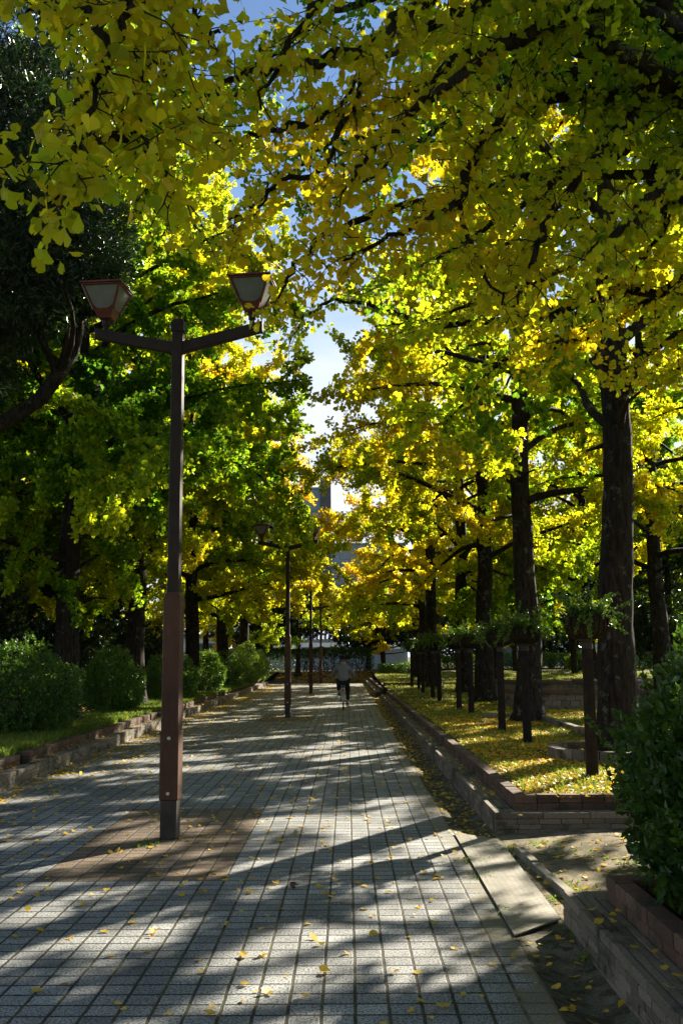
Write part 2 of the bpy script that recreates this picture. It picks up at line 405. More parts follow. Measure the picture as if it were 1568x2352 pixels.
def dress(limb, r0, twigs, spurs, sec_len, sec_gap=0.28, tert_gap=0.26, start=0.22, grav=-0.25, spur_gap=0.05, tert_len=0.42, flatness=0.9):
    """side twigs on a limb (list of points); fills twigs (tubes) and spurs (leaf points)"""
    P, L = resample(limb, 0.05); n = len(P)
    i = int(n * start); side = 1
    T = np.gradient(P, axis=0); T = unit(T)
    while i < n - 1:
        fr = i / n
        ln = sec_len * (1.0 - 0.55 * fr) * (0.6 + 0.8 * rng.random())
        tdir = T[i]; sd = np.cross(tdir, [0, 0, 1.0]); sd /= np.linalg.norm(sd) + 1e-6
        up = np.array([0, 0, 1.0])
        d = tdir * (0.5 + 0.4 * rng.random()) + sd * side * (0.6 + 0.4 * rng.random()) + up * rng.normal() * flatness
        S = polyline(P[i], d, ln, 6, 0.12, grav)
        twigs.append((S, max(0.004, r0 * (1 - fr) * 0.35), 4))
        Q, ll = resample(S, spur_gap); spurs.append(Q[1:])
        m = int(ln / tert_gap)
        for k in range(m):
            f = (k + 0.6 + 0.4 * rng.random()) / (m + 0.5)
            idx = min(5, int(f * 6)); q = S[idx] * (1 - (f * 6 - idx)) + S[min(6, idx + 1)] * (f * 6 - idx) if f < 1 else S[-1]
            dd = (S[min(6, idx + 1)] - S[idx]); dd /= np.linalg.norm(dd) + 1e-6
            dd = dd + rng.normal(size=3) * 0.75
            W = polyline(q, dd, tert_len * (0.6 + 0.8 * rng.random()), 3, 0.15, grav * 1.3)
            twigs.append((W, 0.0035, 3))
            Q, ll = resample(W, spur_gap); spurs.append(Q[1:])
        side = -side; i += max(1, int(sec_gap * (0.6 + 0.8 * rng.random()) / 0.05))
    Q, ll = resample(P[int(n * 0.55):], spur_gap * 1.3); spurs.append(Q)

def ginkgo(H=13.0, first=3.2, reach=4.3, r0=0.25, nlimb=42, leaf=0.074, per=6, spur_gap=0.038, fine=True, seed=1, limbs_extra=(), lean=(0, 0), tbase=0.5, inner=0.42, sec_gap=0.38):
    global rng
    rng = np.random.default_rng(seed); np.random.seed(seed)
    wood = Soup(); crown = Soup()
    n = 22; zz = np.linspace(-0.1, H * 0.97, n)
    wob = np.cumsum(rng.normal(size=(n, 2)) * 0.035, axis=0)
    TP = np.stack([wob[:, 0] + lean[0] * zz, wob[:, 1] + lean[1] * zz, zz], axis=1); TP[:2, :2] = 0
    rad = r0 * (1 - 0.86 * (zz / H) ** 0.9); rad[0] *= 1.75; rad[1] *= 1.15
    zf = np.concatenate([[-0.1, 0.05, 0.2, 0.45], zz[2:]])
    TPf = np.stack([np.interp(zf, zz, TP[:, i]) for i in range(3)], axis=1)
    rf = np.interp(zf, zz, rad); rf[:4] = r0 * np.array([1.75, 1.45, 1.2, 1.05])
    zd = np.linspace(-0.1, H * 0.97, 60)
    wood.tube(np.stack([np.interp(zd, zf, TPf[:, i]) for i in range(3)], axis=1), np.interp(zd, zf, rf), 14, 0, rough=0.10)
    twigs = []; spurs = []
    az = rng.random() * 6.28
    for i in range(nlimb):
        f = (i + 0.3) / nlimb
        z = first + (H * 0.93 - first) * f ** 0.9
        az += 2.4 + rng.normal() * 0.3
        L = reach * (1 - f ** 1.6 * 0.72) * (0.75 + 0.4 * rng.random())
        if f < 0.12: L *= 0.85
        el = R(28 + 30 * f + rng.normal() * 12)
        d = np.array([math.cos(az) * math.cos(el), math.sin(az) * math.cos(el), math.sin(el)])
        p0 = np.array([np.interp(z, TP[:, 2], TP[:, 0]), np.interp(z, TP[:, 2], TP[:, 1]), z])
        limb = polyline(p0, d, L, 10, 0.10, -0.11 - 0.05 * (1 - f))
        lr = max(0.025, r0 * 0.34 * (1 - 0.6 * f)) * (0.8 + 0.4 * rng.random())
        wood.tube(limb, np.linspace(lr, 0.008, len(limb)), 7, 0, rough=0.08)
        dress(limb, lr, twigs, spurs, 1.2 * L / 3.6, sec_gap=sec_gap, spur_gap=spur_gap, start=inner if f < .6 else min(inner, .3))
    for _ in range(6):      # dead stubs low on the trunk
        z = 1.9 + rng.random() * (first - 0.8); a = rng.random() * 6.28
        p0 = np.array([0, 0, z]) + np.array([np.interp(z, TP[:, 2], TP[:, 0]), np.interp(z, TP[:, 2], TP[:, 1]), 0])
        st = polyline(p0, (math.cos(a), math.sin(a), 0.5), 0.35 + 0.5 * rng.random(), 4, 0.2, 0)
        wood.tube(st, np.linspace(0.05, 0.018, 5), 6, 0, rough=0.2, cap=True)
    for (S, r, k) in twigs: crown.tube(S, np.linspace(r, 0.002, len(S)), k, 1)
    SP = np.concatenate(spurs)
    # greenness: patches through the crown, yellower at the outside
    ph = rng.random(6) * 6.28
    T = tbase + 0.16 * np.sin(SP[:, 0] * 0.9 + ph[0]) * np.sin(SP[:, 1] * 0.8 + ph[1]) + 0.14 * np.sin(SP[:, 2] * 0.8 + ph[2])
    rad2 = np.hypot(SP[:, 0], SP[:, 1]) / reach
    T -= 0.12 * (rad2 - 0.5) + 0.22 * (SP[:, 2] / H - 0.45)
    T = np.repeat(T, per); SP = np.repeat(SP, per, axis=0)
    SP = SP + rng.normal(size=SP.shape) * 0.012
    leaves(crown, SP, leaf, [FAN_L, FAN_R] if fine else [FAN5], 0, T, droop=0.55, petiole=0.7, tw=0.1, pmi=1 if fine else None)
    print('ginkgo leaves', len(SP))
    return wood.mesh('trunk', [M['bark']]), crown.mesh('crown', [M['ginkgo'], M['twig']])

def place_tree(name, tm, cm, loc, rz, sc, green, label, cat, group):
    e = empty(name, loc, rz); e.scale = (sc[0], sc[0], sc[1]) if isinstance(sc, tuple) else (sc, sc, sc)
    tag(e, label, cat, group)
    link('trunk', tm, e); c = link('crown', cm, e); c.color = (green - 0.05, 0.5, 0.5, 1)
    return e

# ================================================================== SETTING
def sheet(name, xs, ys, zf, mat, kind='structure'):
    xs = np.asarray(xs); ys = np.asarray(ys); X, Y = np.meshgrid(xs, ys)
    Z = zf(X, Y); V = np.stack([X.ravel(), Y.ravel(), Z.ravel()], axis=1); nx = len(xs)
    a = (np.arange(len(ys) - 1)[:, None] * nx + np.arange(nx - 1)).ravel()
    s = Soup(); s.add(V, np.stack([a, a + 1, a + 1 + nx, a + nx], axis=1), 0, 0.5, 0.5, True)
    o = s.obj(name, [mat]); o['kind'] = kind; return o
def z0(v): return lambda X, Y: np.full_like(X, v)
sheet('ground', np.linspace(-900, 900, 9), np.linspace(-300, 1500, 9), z0(-0.14), M['lawn'])
sheet('path', [-4.75, 0.95], [-4, 20, 40, 61.4], z0(0.0), M['paving'])
def gut(X, Y):
    silt = np.clip((np.abs(Y - 7.6) - 1.6) / 0.5, 0.25, 1)
    return -0.055 * silt * np.sin(np.clip((X - 0.95) / 0.38, 0, 1) * math.pi) + 0.004 * np.sin(Y * 3.1) - 0.002
def gutter_mat():
    b = NB('gutter_concrete'); v = b.coord()
    n = b.noise(v, 4.0, 6, 0.7); n2 = b.noise(v, 70, 3, 0.7); n3 = b.noise(v, 11, 5, 0.7)
    c = b.ramp(n, [(0.35, (0.055, 0.05, 0.035)), (0.65, (0.20, 0.185, 0.135))])
    c = b.mix(b.smooth(n3, 0.50, 0.62), c, (0.06, 0.055, 0.025))
    c = b.mix(1.0, c, b.ramp(n2, [(0.3, (0.5, 0.5, 0.5)), (0.7, (1.35, 1.35, 1.3))]), 'MULTIPLY')
    b.bump(b.math('ADD', n2, n3), 0.9, 0.01)
    return b.fin(c, 0.95, 0.15)
M['gutter'] = gutter_mat()
gy = np.linspace(-4, 61.4, 160)
sheet('gutter_right', np.linspace(0.95, 1.34, 9), gy, gut, M['gutter'])
def bumps(X, Y, a): return a * (np.sin(X * 1.7 + Y * .6) * np.sin(Y * 1.1 - X * .4) + .5 * np.sin(X * 4.1) * np.sin(Y * 3.3))
def lawn_z(X, Y):
    rise = np.clip((Y - 44) / 22, 0, 1) ** 1.5 * 0.34
    return 0.285 + rise + bumps(X, Y, 0.018) * np.clip((np.abs(X) - 1.6) * 1.5, 0, 1)
sheet('lawn_right', np.concatenate([np.linspace(1.62, 12, 40), np.linspace(12.5, 60, 20)]), np.linspace(9.50, 90, 140), lawn_z, M['lawn'])
sheet('bed_right', np.linspace(1.70, 14, 30), np.linspace(-4, 6.12, 30), z0(0.27), M['lawn'])
sheet('soil_gap', np.concatenate([np.linspace(1.30, 3.5, 26), np.linspace(4, 16, 8)]), np.linspace(6.1, 9.36, 28), lambda X, Y: 0.0 + np.clip(X - 1.3, 0, 1) * 0.05 + bumps(X * 2, Y * 2, 0.008) * np.clip((X - 1.35) * 4, 0, 1), M['soil'])
sheet('lawn_left', np.concatenate([np.linspace(-60, -12.5, 20), np.linspace(-12, -4.58, 34)]), np.linspace(-4, 90, 150), lawn_z, M['lawn'])
def bed_z(X, Y): return 0.10 + np.clip((Y - 61.8) / 6, 0, 1) * 0.5 + bumps(X, Y, 0.02)
sheet('bed_end', np.linspace(-4.6, 1.64, 20), np.linspace(61.6, 90, 40), bed_z, M['darksoil'])

# --- ledge walls of brick
def brick_run(s, p0, p1, wid, zb, zt, blen=0.21, gap=0.008, ch=0.006, mi=0, jit=0.004):
    """a row of bricks from p0 to p1, the row lying to the left of the direction"""
    p0 = Vector((*p0, 0)); p1 = Vector((*p1, 0)); d = p1 - p0; L = d.length; d.normalize()
    ang = math.atan2(d.y, d.x); n = max(1, round(L / blen)); bl = L / n
    for i in range(n):
        q = p0 + d * (i * bl)
        Mx = Matrix.Translation((q.x, q.y, random.uniform(-jit, jit) * 0.6)) @ Matrix.Rotation(ang + random.uniform(-1, 1) * jit, 4, 'Z')
        j = random.uniform(-jit, jit) * 0.6
        s.box((gap / 2, j, zb), (bl - gap / 2, wid + j, zt), mi, ch=ch, M4=Mx)
def ledge_wall(label, pts, wid=0.21, side=1, top=0.185, btop=0.32, bl=0.21, fine=True):
    """pts: plan line of the front face; the wall lies to the left (side=1) or right (-1)"""
    e = empty('retaining_wall', (pts[0][0], pts[0][1], 0)); tag(e, label, 'low wall', 'low brick ledge walls along the path')
    L = Soup(); B = Soup(); ox, oy = pts[0]
    for (a, b, offa, offb) in segs(pts, side):
        def run(so, off, w_, zb, zt, blen, mi=0, ch=0.006, ext=(0, 0)):
            d = Vector((b[0] - a[0], b[1] - a[1])).normalized(); nrm = Vector((-d.y, d.x)) * side
            pa = Vector(a) + nrm * off + d * offa * (off); pb = Vector(b) + nrm * off - d * offb * (off)
            pa -= Vector((ox, oy)); pb -= Vector((ox, oy))
            if side == 1: brick_run(so, pa, pb, w_, zb, zt, blen, ch=ch, mi=mi)
            else: brick_run(so, pb, pa, w_, zb, zt, blen, ch=ch, mi=mi)
        run(L, 0.012, wid - 0.02, -0.12, top - 0.012, 2.0, 1, 0)              # core
        nc = 3; hh = (top - 0.05) / nc
        run(L, 0.0, 0.05, -0.12, 0.0, 0.5, 0, 0)
        for c in range(nc): run(L, 0.0, 0.05, c * hh + .004, (c + 1) * hh, bl * (1 if c % 2 else .93))
        for c in range(4): run(L, 0.003 + c * (wid / 4), wid / 4 - 0.006, top - 0.045, top + (0.004 if c == 0 else 0), bl * (1.9 if c % 2 else 2.0), ch=0.004)
        run(B, wid + 0.012, 0.10, -0.12, btop - 0.075, 2.0, 1, 0)
        run(B, wid + 0.002, 0.115, top - 0.02, top + 0.06, bl)
        run(B, wid, 0.12, top + 0.066, btop, bl * 0.98)
    L.obj('ledge', [M['ledge'], M['mortar']], e); B.obj('brick_border', [M['border'], M['mortar']], e)
    return e
def segs(pts, side):
    out = []
    for i in range(len(pts) - 1):
        out.append((pts[i], pts[i + 1], 1.0 if i > 0 else 0.0, 1.0 if i < len(pts) - 2 else 0.0))
    return out
# right side, the path runs +Y and the wall lies to its right
ledge_wall('long brown brick ledge along the right edge of the path, its corner beside the steel plate', [(9.0, 9.30), (1.325, 9.30), (1.24, 37.8)], side=-1)
ledge_wall('near dark brick ledge under the big bush in the bottom corner', [(1.29, -3.5), (1.29, 6.30), (9.0, 6.30)], side=-1)
ledge_wall('far brick ledge past the break in the long wall', [(1.13, 41.0), (1.10, 61.0)], side=-1)
ledge_wall('long sunlit and shaded brick ledge in front of the round bushes', [(-4.08, -3.5), (-4.22, 14.0), (-4.60, 58.5)], side=1)

# far end kerb
s = Soup(); brick_run(s, (-4.9, 61.4), (1.9, 61.4), 0.18, -0.1, 0.17, 0.6)
o = s.obj('kerb', [M['ledge']]); tag(o, kind='structure')
# low edging lines on the right lawn
for (pts, lab) in ((((1.6, 45.5), (9.0, 45.2)), 'low brick edging crossing the far lawn'),):
    s = Soup(); brick_run(s, pts[0], pts[1], 0.16, 0.2, 0.42, 0.25); tag(s.obj('garden_edging', [M['border']]), lab, 'edging')
e1 = [G(1110, 1648, .3), G(1235, 1652, .3), G(1345, 1692, .3), G(1385, 1712, .3)]
s = Soup()
for a, b in zip(e1[:-1], e1[1:]): brick_run(s, (a.x, a.y), (b.x, b.y), 0.12, 0.2, 0.40, 0.3)
tag(s.obj('garden_edging', [M['ledge']]), 'low crooked stone edging round the second trunk from the right', 'edging')
# brick ring round the nearest trunk
def ring(name, cx, cy, r0, r1, a0, a1, zb, zt, n, mat, label, cat):
    s = Soup()
    for i in range(n):
        A0 = a0 + (a1 - a0) * (i + 0.03) / n; A1 = a0 + (a1 - a0) * (i + 0.97) / n; j = random.uniform(-.004, .004)
        pts = [(r0, A0), (r1, A0), (r1, A1), (r0, A1)]
        lo = [(cx + r * math.cos(a), cy + r * math.sin(a), zb) for r, a in pts]; hi = [(x, y, zt + j) for x, y, _ in lo]
        s.add(np.array(lo + hi), [(0, 1, 2, 3)[::-1], (4, 5, 6, 7)] + [(k, (k + 1) % 4, 4 + (k + 1) % 4, 4 + k) for k in range(4)], 0, random.random())
    return tag(s.obj(name, [mat]), label, cat)
ring('tree_ring', 3.5, 13.2, 0.78, 0.90, 0, 2 * math.pi, 0.2, 0.43, 30, M['ledge'], 'round low brick ring about the foot of the nearest trunk', 'tree ring')
def planter_arc(name, cx, cy, r, a0, a1, zt, label):
    e = empty(name, (cx, cy, 0.25)); tag(e, label, 'brick planter')
    s = Soup(); nb = int(r * abs(a1 - a0) / 0.22)
    for c in range(3):
        z0_, z1_ = c * (zt - .33) / 3 + 0.0, (c + 1) * (zt - .33) / 3 - 0.008
        for i in range(nb):
            A0 = a0 + (a1 - a0) * (i + (c % 2) * .5 + .03) / nb; A1 = A0 + (a1 - a0) / nb * .94
            lo = [(q * math.cos(a), q * math.sin(a), z0_ - (0.1 if c == 0 else 0)) for q, a in ((r - .2, A0), (r, A0), (r, A1), (r - .2, A1))]
            hi = [(x, y, z1_) for x, y, _ in lo]
            s.add(np.array(lo + hi), [(3, 2, 1, 0), (4, 5, 6, 7)] + [(k, (k + 1) % 4, 4 + (k + 1) % 4, 4 + k) for k in range(4)], 0, random.random())
    s.obj('wall', [M['ledge']], e)
    s = Soup()
    A = np.linspace(a0, a1, nb); P = np.stack([(r - .1) * np.cos(A), (r - .1) * np.sin(A), np.full(nb, zt - .29)], axis=1)
    s.tube(P, np.where(np.arange(nb) % 2, .115, .108), 10, 0, cap=True); s.obj('coping', [M['border']], e)
    s = Soup(); A = np.linspace(0, 2 * math.pi, 33)[:-1]
    s.add(np.stack([(r - .2) * np.cos(A), (r - .2) * np.sin(A), np.full(32, zt - .42)], axis=1), [tuple(range(32))], 0); s.obj('soil', [M['lawn']], e)
planter_arc('curved_planter', 6.3, 26.6, 2.3, R(165), R(395), 0.72, 'curved brick planter wall with rounded red coping behind the tall posts')
planter_arc('curved_planter', 7.6, 36.0, 2.9, R(160), R(390), 0.72, 'second curved brick planter wall farther back on the lawn')
# loose kerb stones beside the plate
s = Soup(); brick_run(s, (1.50, 6.75), (1.42, 8.4), 0.07, -0.03, 0.055, 0.6, jit=0.012)
tag(s.obj('kerb_stone', [M['concrete']]), 'worn concrete kerb stones between the steel plate and the bare soil', 'kerb stone')
# steel ramp plate
s = Soup()
V = [(0.945, 6.00), (1.285, 6.36), (1.31, 9.02), (0.955, 9.36)]
lo = [(x, y, 0.006 if i in (0, 3) else 0.006) for i, (x, y) in enumerate(V)]; hi = [(x, y, z + 0.009) for x, y, z in lo]
s.add(np.array(lo + hi), [(3, 2, 1, 0), (4, 5, 6, 7)] + [(k, (k + 1) % 4, 4 + (k + 1) % 4, 4 + k) for k in range(4)], 0)
tag(s.obj('steel_plate', [M['plate']]), 'checkered steel plate bridging the gutter at the gap in the wall', 'ramp plate')

# ================================================================== BUILDINGS
M['wallw'] = noisy('white_render', (0.50, 0.54, 0.60), (0.68, 0.72, 0.78), 1.2, 0.85, 0.2, 0)
M['wallg'] = noisy('grey_cladding', (0.13, 0.17, 0.21), (0.19, 0.23, 0.28), 0.6, 0.7, 0.3, 0)
M['dark'] = noisy('dark_cladding', (0.04, 0.045, 0.05), (0.075, 0.08, 0.085), 0.7, 0.6, 0.3, 0)
M['win'] = noisy('window_glass', (0.03, 0.06, 0.07), (0.06, 0.10, 0.12), 0.5, 0.1, 0.8, 0)
M['roof'] = noisy('roof_tile', (0.07, 0.085, 0.10), (0.14, 0.16, 0.18), 2, 0.5, 0.4, 0)
M['teal'] = noisy('teal_spandrel', (0.05, 0.14, 0.15), (0.09, 0.2, 0.21), 0.5, 0.4, 0.4, 0)
def building(label, x0, x1, y0, y1, h, floors, wall, trim, winw=1.6, roof=None):
    e = empty('building', ((x0 + x1) / 2, y0, 0)); tag(e, label, 'building'); W = (x1 - x0) / 2; dp = y1 - y0
    s = Soup(); s.box((-W, 0, -0.1), (W, dp, h)); s.obj('wall', [wall], e)
    fh = h / floors; nw = max(1, int(2 * W / (winw * 1.7)))
    for f in range(floors):
        b = Soup(); b.box((-W - .05, -0.25, f * fh + fh * .92), (W + .05, 0.0, f * fh + fh * 1.0)); b.obj('floor_band', [trim], e)
        for i in range(nw):
            cx = -W + (i + .5) * 2 * W / nw
            fr = Soup(); x_, z_ = winw / 2, fh * .28
            zc = f * fh + fh * .5
            fr.box((cx - x_ - .08, -0.06, zc - z_ - .08), (cx + x_ + .08, 0.0, zc - z_)); fr.box((cx - x_ - .08, -0.06, zc + z_), (cx + x_ + .08, 0.0, zc + z_ + .08))
            fr.box((cx - x_ - .08, -0.06, zc - z_), (cx - x_, 0.0, zc + z_)); fr.box((cx + x_, -0.06, zc - z_), (cx + x_ + .08, 0.0, zc + z_))
            w_ = fr.obj('window', [trim], e); g = Soup(); g.box((cx - x_, -0.03, zc - z_), (cx + x_, -0.004, zc + z_)); g.obj('pane', [M['win']], w_)
    if roof:
        r_ = Soup(); rz = h + 1.6
        V = [(-W - .5, -.6, h), (W + .5, -.6, h), (W + .5, dp + .6, h), (-W - .5, dp + .6, h), (-W - .5, dp / 2, rz), (W + .5, dp / 2, rz)]
        r_.add(np.array(V), [(0, 1, 5, 4), (2, 3, 4, 5)], 0); r_.add(np.array(V), [(1, 2, 5), (3, 0, 4)], 0)
        r_.add(np.array(V), [(3, 2, 1, 0)], 0)
        for i in range(int(2 * W / .35)):
            x = -W - .5 + i * .35
            r_.tube([(x, -.6, h + .03), (x, dp / 2, rz + .03)], .06, 5)
        r_.obj('roof', [roof], e)
    return e
tw = building('grey tower block with a dark corner column, seen through the gap in the trees', -12.5, -3.9, 150, 165, 27.2, 8, M['wallg'], M['teal'], 2.4)
s = Soup(); s.box((4.3, -.3, -0.1), (5.9, 8, 28.6)); s.obj('corner_column', [M['dark']], tw)
building('pale blue-grey block below the sky gap at the end of the path', -2.6, 9, 150, 165, 18.6, 6, M['wallg'], M['teal'], 2.6)
building('low white house with a ribbed tile roof behind the left trees', -34, -9.5, 80, 92, 3.4, 1, M['wallw'], M['wallg'], 1.8, M['roof'])
building('low white house with grey tile roof behind the end hedge', -7.5, 4.5, 84, 94, 3.0, 1, M['wallw'], M['wallg'], 1.6, M['roof'])
building('white two-storey building behind the far right hedge', 13, 42, 96, 108, 6.4, 2, M['wallw'], M['wallg'], 2.0)
# white boundary wall behind the end hedge
s = Soup(); s.box((-9, 78, -0.1), (4.5, 78.2, 2.15)); tag(s.obj('boundary_wall', [M['wallw']]), 'white boundary wall glimpsed through the stems of the end hedge', 'wall')

# ================================================================== TREES
GN = ginkgo(H=15.0, seed=11, reach=4.6, leaf=0.072, spur_gap=.04, first=4.0)
GL = ginkgo(H=16.5, seed=29, fine=False, reach=5.2, first=2.9, nlimb=52, per=7, inner=.14, sec_gap=.34)
GK = [ginkgo(H=15.5, seed=12, fine=False, reach=4.7, first=3.9, per=6), ginkgo(H=16.5, seed=23, reach=4.9, fine=False, nlimb=44, first=4.1, per=6), ginkgo(H=15, seed=37, reach=4.7, fine=False, first=3.6, per=6)]
GF = [ginkgo(H=13.0, seed=51, leaf=0.11, per=6, spur_gap=0.065, fine=False, nlimb=40, reach=5.0), ginkgo(H=12.0, seed=67, leaf=0.11, per=6, spur_gap=0.065, fine=False, nlimb=40, first=2.6, reach=5.0)]
right_row = [ # x, y, variant, rot, scale, green, label
 (3.57, 13.5, GN, 0.4, 1.06, 0.56, 'nearest large ginkgo trunk on the right lawn, standing in the brick ring'),
 (3.67, 20.7, GK[1], 2.2, 1.06, 0.50, 'ginkgo with mottled flared trunk between the first and second planter posts'),
 (3.88, 28.7, GK[2], 4.0, 1.1, 0.52, 'ginkgo with pale lichened trunk and stubby broken limbs, third along the lawn'),
 (4.2, 36.3, GK[0], 3.0, 1.08, 0.48, 'slim ginkgo just behind the lichened trunk on the lawn'),
 (3.6, 42.0, GK[1], 5.0, 1.12, 0.45, 'ginkgo with low forked limbs over the middle planter posts'),
 (3.8, 49.0, GF[0], 1.0, 1.1, 0.42, 'golden ginkgo near the far end of the right row'),
 (3.9, 56.5, GF[1], 2.0, 1.05, 0.40, 'last golden ginkgo of the right row before the end hedge')]
for x, y, v, r_, sc, g, lab in right_row:
    place_tree('ginkgo_tree', v[0], v[1], (x, y, 0.28), r_, sc, g, lab, 'tree', 'ginkgo trees in the right row')
left_row = [
 (-5.75, 20.5, GL, 2.9, 1.10, 0.70, 'green ginkgo with a thick dark trunk behind the first round bush'),
 (-5.8, 27.5, GL, 0.9, 1.10, 0.58, 'ginkgo with a dark trunk behind the second round bush'),
 (-5.7, 37.0, GL, 4.2, 1.14, 0.45, 'yellow-green ginkgo mid way along the left row'),
 (-5.5, 44.0, GF[1], 0.0, 1.16, 0.45, 'yellow ginkgo with a forking trunk behind the tall pale bush'),
 (-5.3, 51.0, GF[0], 2.7, 1.15, 0.40, 'farthest golden ginkgo of the left row')]
for x, y, v, r_, sc, g, lab in left_row:
    place_tree('ginkgo_tree', v[0], v[1], (x, y, 0.28), r_, sc, g, lab, 'tree', 'ginkgo trees in the left row')
bgt = [
 (-9.4, 24.5, GL, 4.0, 0.92, 0.62, 'leafy green ginkgo filling the gap behind the leftmost thick trunk'),
 (-9.8, 34.5, GK[0], 1.0, 0.95, 0.55, 'yellow-green ginkgo standing behind the second thick left trunk'),
 (-6.6, 0.5, GK[2], 1.0, 1.0, 0.6, 'unseen ginkgo added on the left level with the camera, to darken the foreground shade'),  # tree out of view, put in to cut the sky fill on the foreground
 (-6.4, -8.0, GK[0], 2.0, 1.0, 0.55, 'unseen ginkgo added behind the camera on the left, to block skylight'),  # added behind the view so less skylight reaches the path
 (4.0, -9.0, GK[1], 3.0, 1.0, 0.55, 'unseen ginkgo added behind the camera on the right, to block skylight'),  # extra canopy at the back, added to deepen the shade
 (6.8, 46.5, GF[0], 3.3, .8, 0.58, 'leafy green tree between the row and the second brick planter'),
 (7.4, 13.9, GK[1], 1.9, 0.85, 0.6, 'large ginkgo added off frame to the right of the big bush, to shade the path'),  # added with its trunk out of view, to throw shade over the near path
 (13.5, 60.0, GF[1], 2.2, .82, 0.62, 'low-branched green tree just in front of the far clipped hedge'),
 (18.5, 46.0, GF[0], 4.2, .85, 0.72, 'deep green tree at the far right beyond the planters'),
 (24.0, 52.0, GF[1], 0.2, .85, 0.6, 'yellowish tree at the far right edge of the lawn'),
 (11.0, 66.0, GF[0], 1.2, .8, 0.45, 'yellow-green tree beside the clipped back hedge'),
 (17.5, 74.0, GF[1], 3.2, .9, 0.55, 'leafy tree behind the clipped back hedge'),
 (24.5, 75.0, GF[0], 3.9, .9, 0.66, 'green tree behind the right end of the back hedge'),
 (7.5, 24.0, GK[2], 0.9, 0.9, 0.66, 'green tree with several thin crooked stems behind the second planter post'),
 (8.2, 34.0, GF[0], 1.4, 0.95, 0.74, 'dark green tree standing beyond the curved brick planters'),
 (11.5, 42.0, GF[1], 3.4, 1.0, 0.55, 'yellow-green tree in front of the clipped far hedge'),
 (16.0, 52.0, GF[0], 0.2, 1.05, 0.70, 'broad green tree at the back of the right lawn'),
 (9.0, 60.0, GF[1], 4.6, 1.0, 0.34, 'golden tree behind the far end of the right row'),
 (22.0, 60.0, GF[1], 5.1, 1.1, 0.6, 'tall green tree far back beyond the right lawn'),
 (14.5, 30.0, GF[1], 2.5, 0.95, 0.8, 'dark green tree at the right edge behind the nearest trunk'),
 (-3.2, 65.0, GF[0], 2.5, 0.68, 0.58, 'dark forked tree in the bed behind the fourth lamp'),
 (2.4, 66.5, GF[1], 1.5, 0.75, 0.33, 'yellow tree arching over the end hedge at the path end'),
 (-11.5, 30.0, GF[0], 3.1, 1.1, 0.60, 'green ginkgo standing behind the left row'),
 (-12.5, 42.0, GF[1], 0.6, 1.1, 0.5, 'yellow-green ginkgo deeper in the left grove'),
 (-12.0, 55.0, GF[0], 5.6, 1.1, 0.38, 'golden ginkgo far back in the left grove'),
 (-9.5, 68.0, GF[1], 2.1, 1.0, 0.35, 'yellow tree rising behind the white low house'),
 (-18.0, 60.0, GF[1], 2.9, 1.15, 0.55, 'tall tree at the very back of the left grove')]
for x, y, v, r_, sc, g, lab in bgt:
    place_tree('park_tree', v[0], v[1], (x, y, 0.28 if abs(x) > 4 else 0.4), r_, sc, g, lab, 'tree', 'background trees of the park')

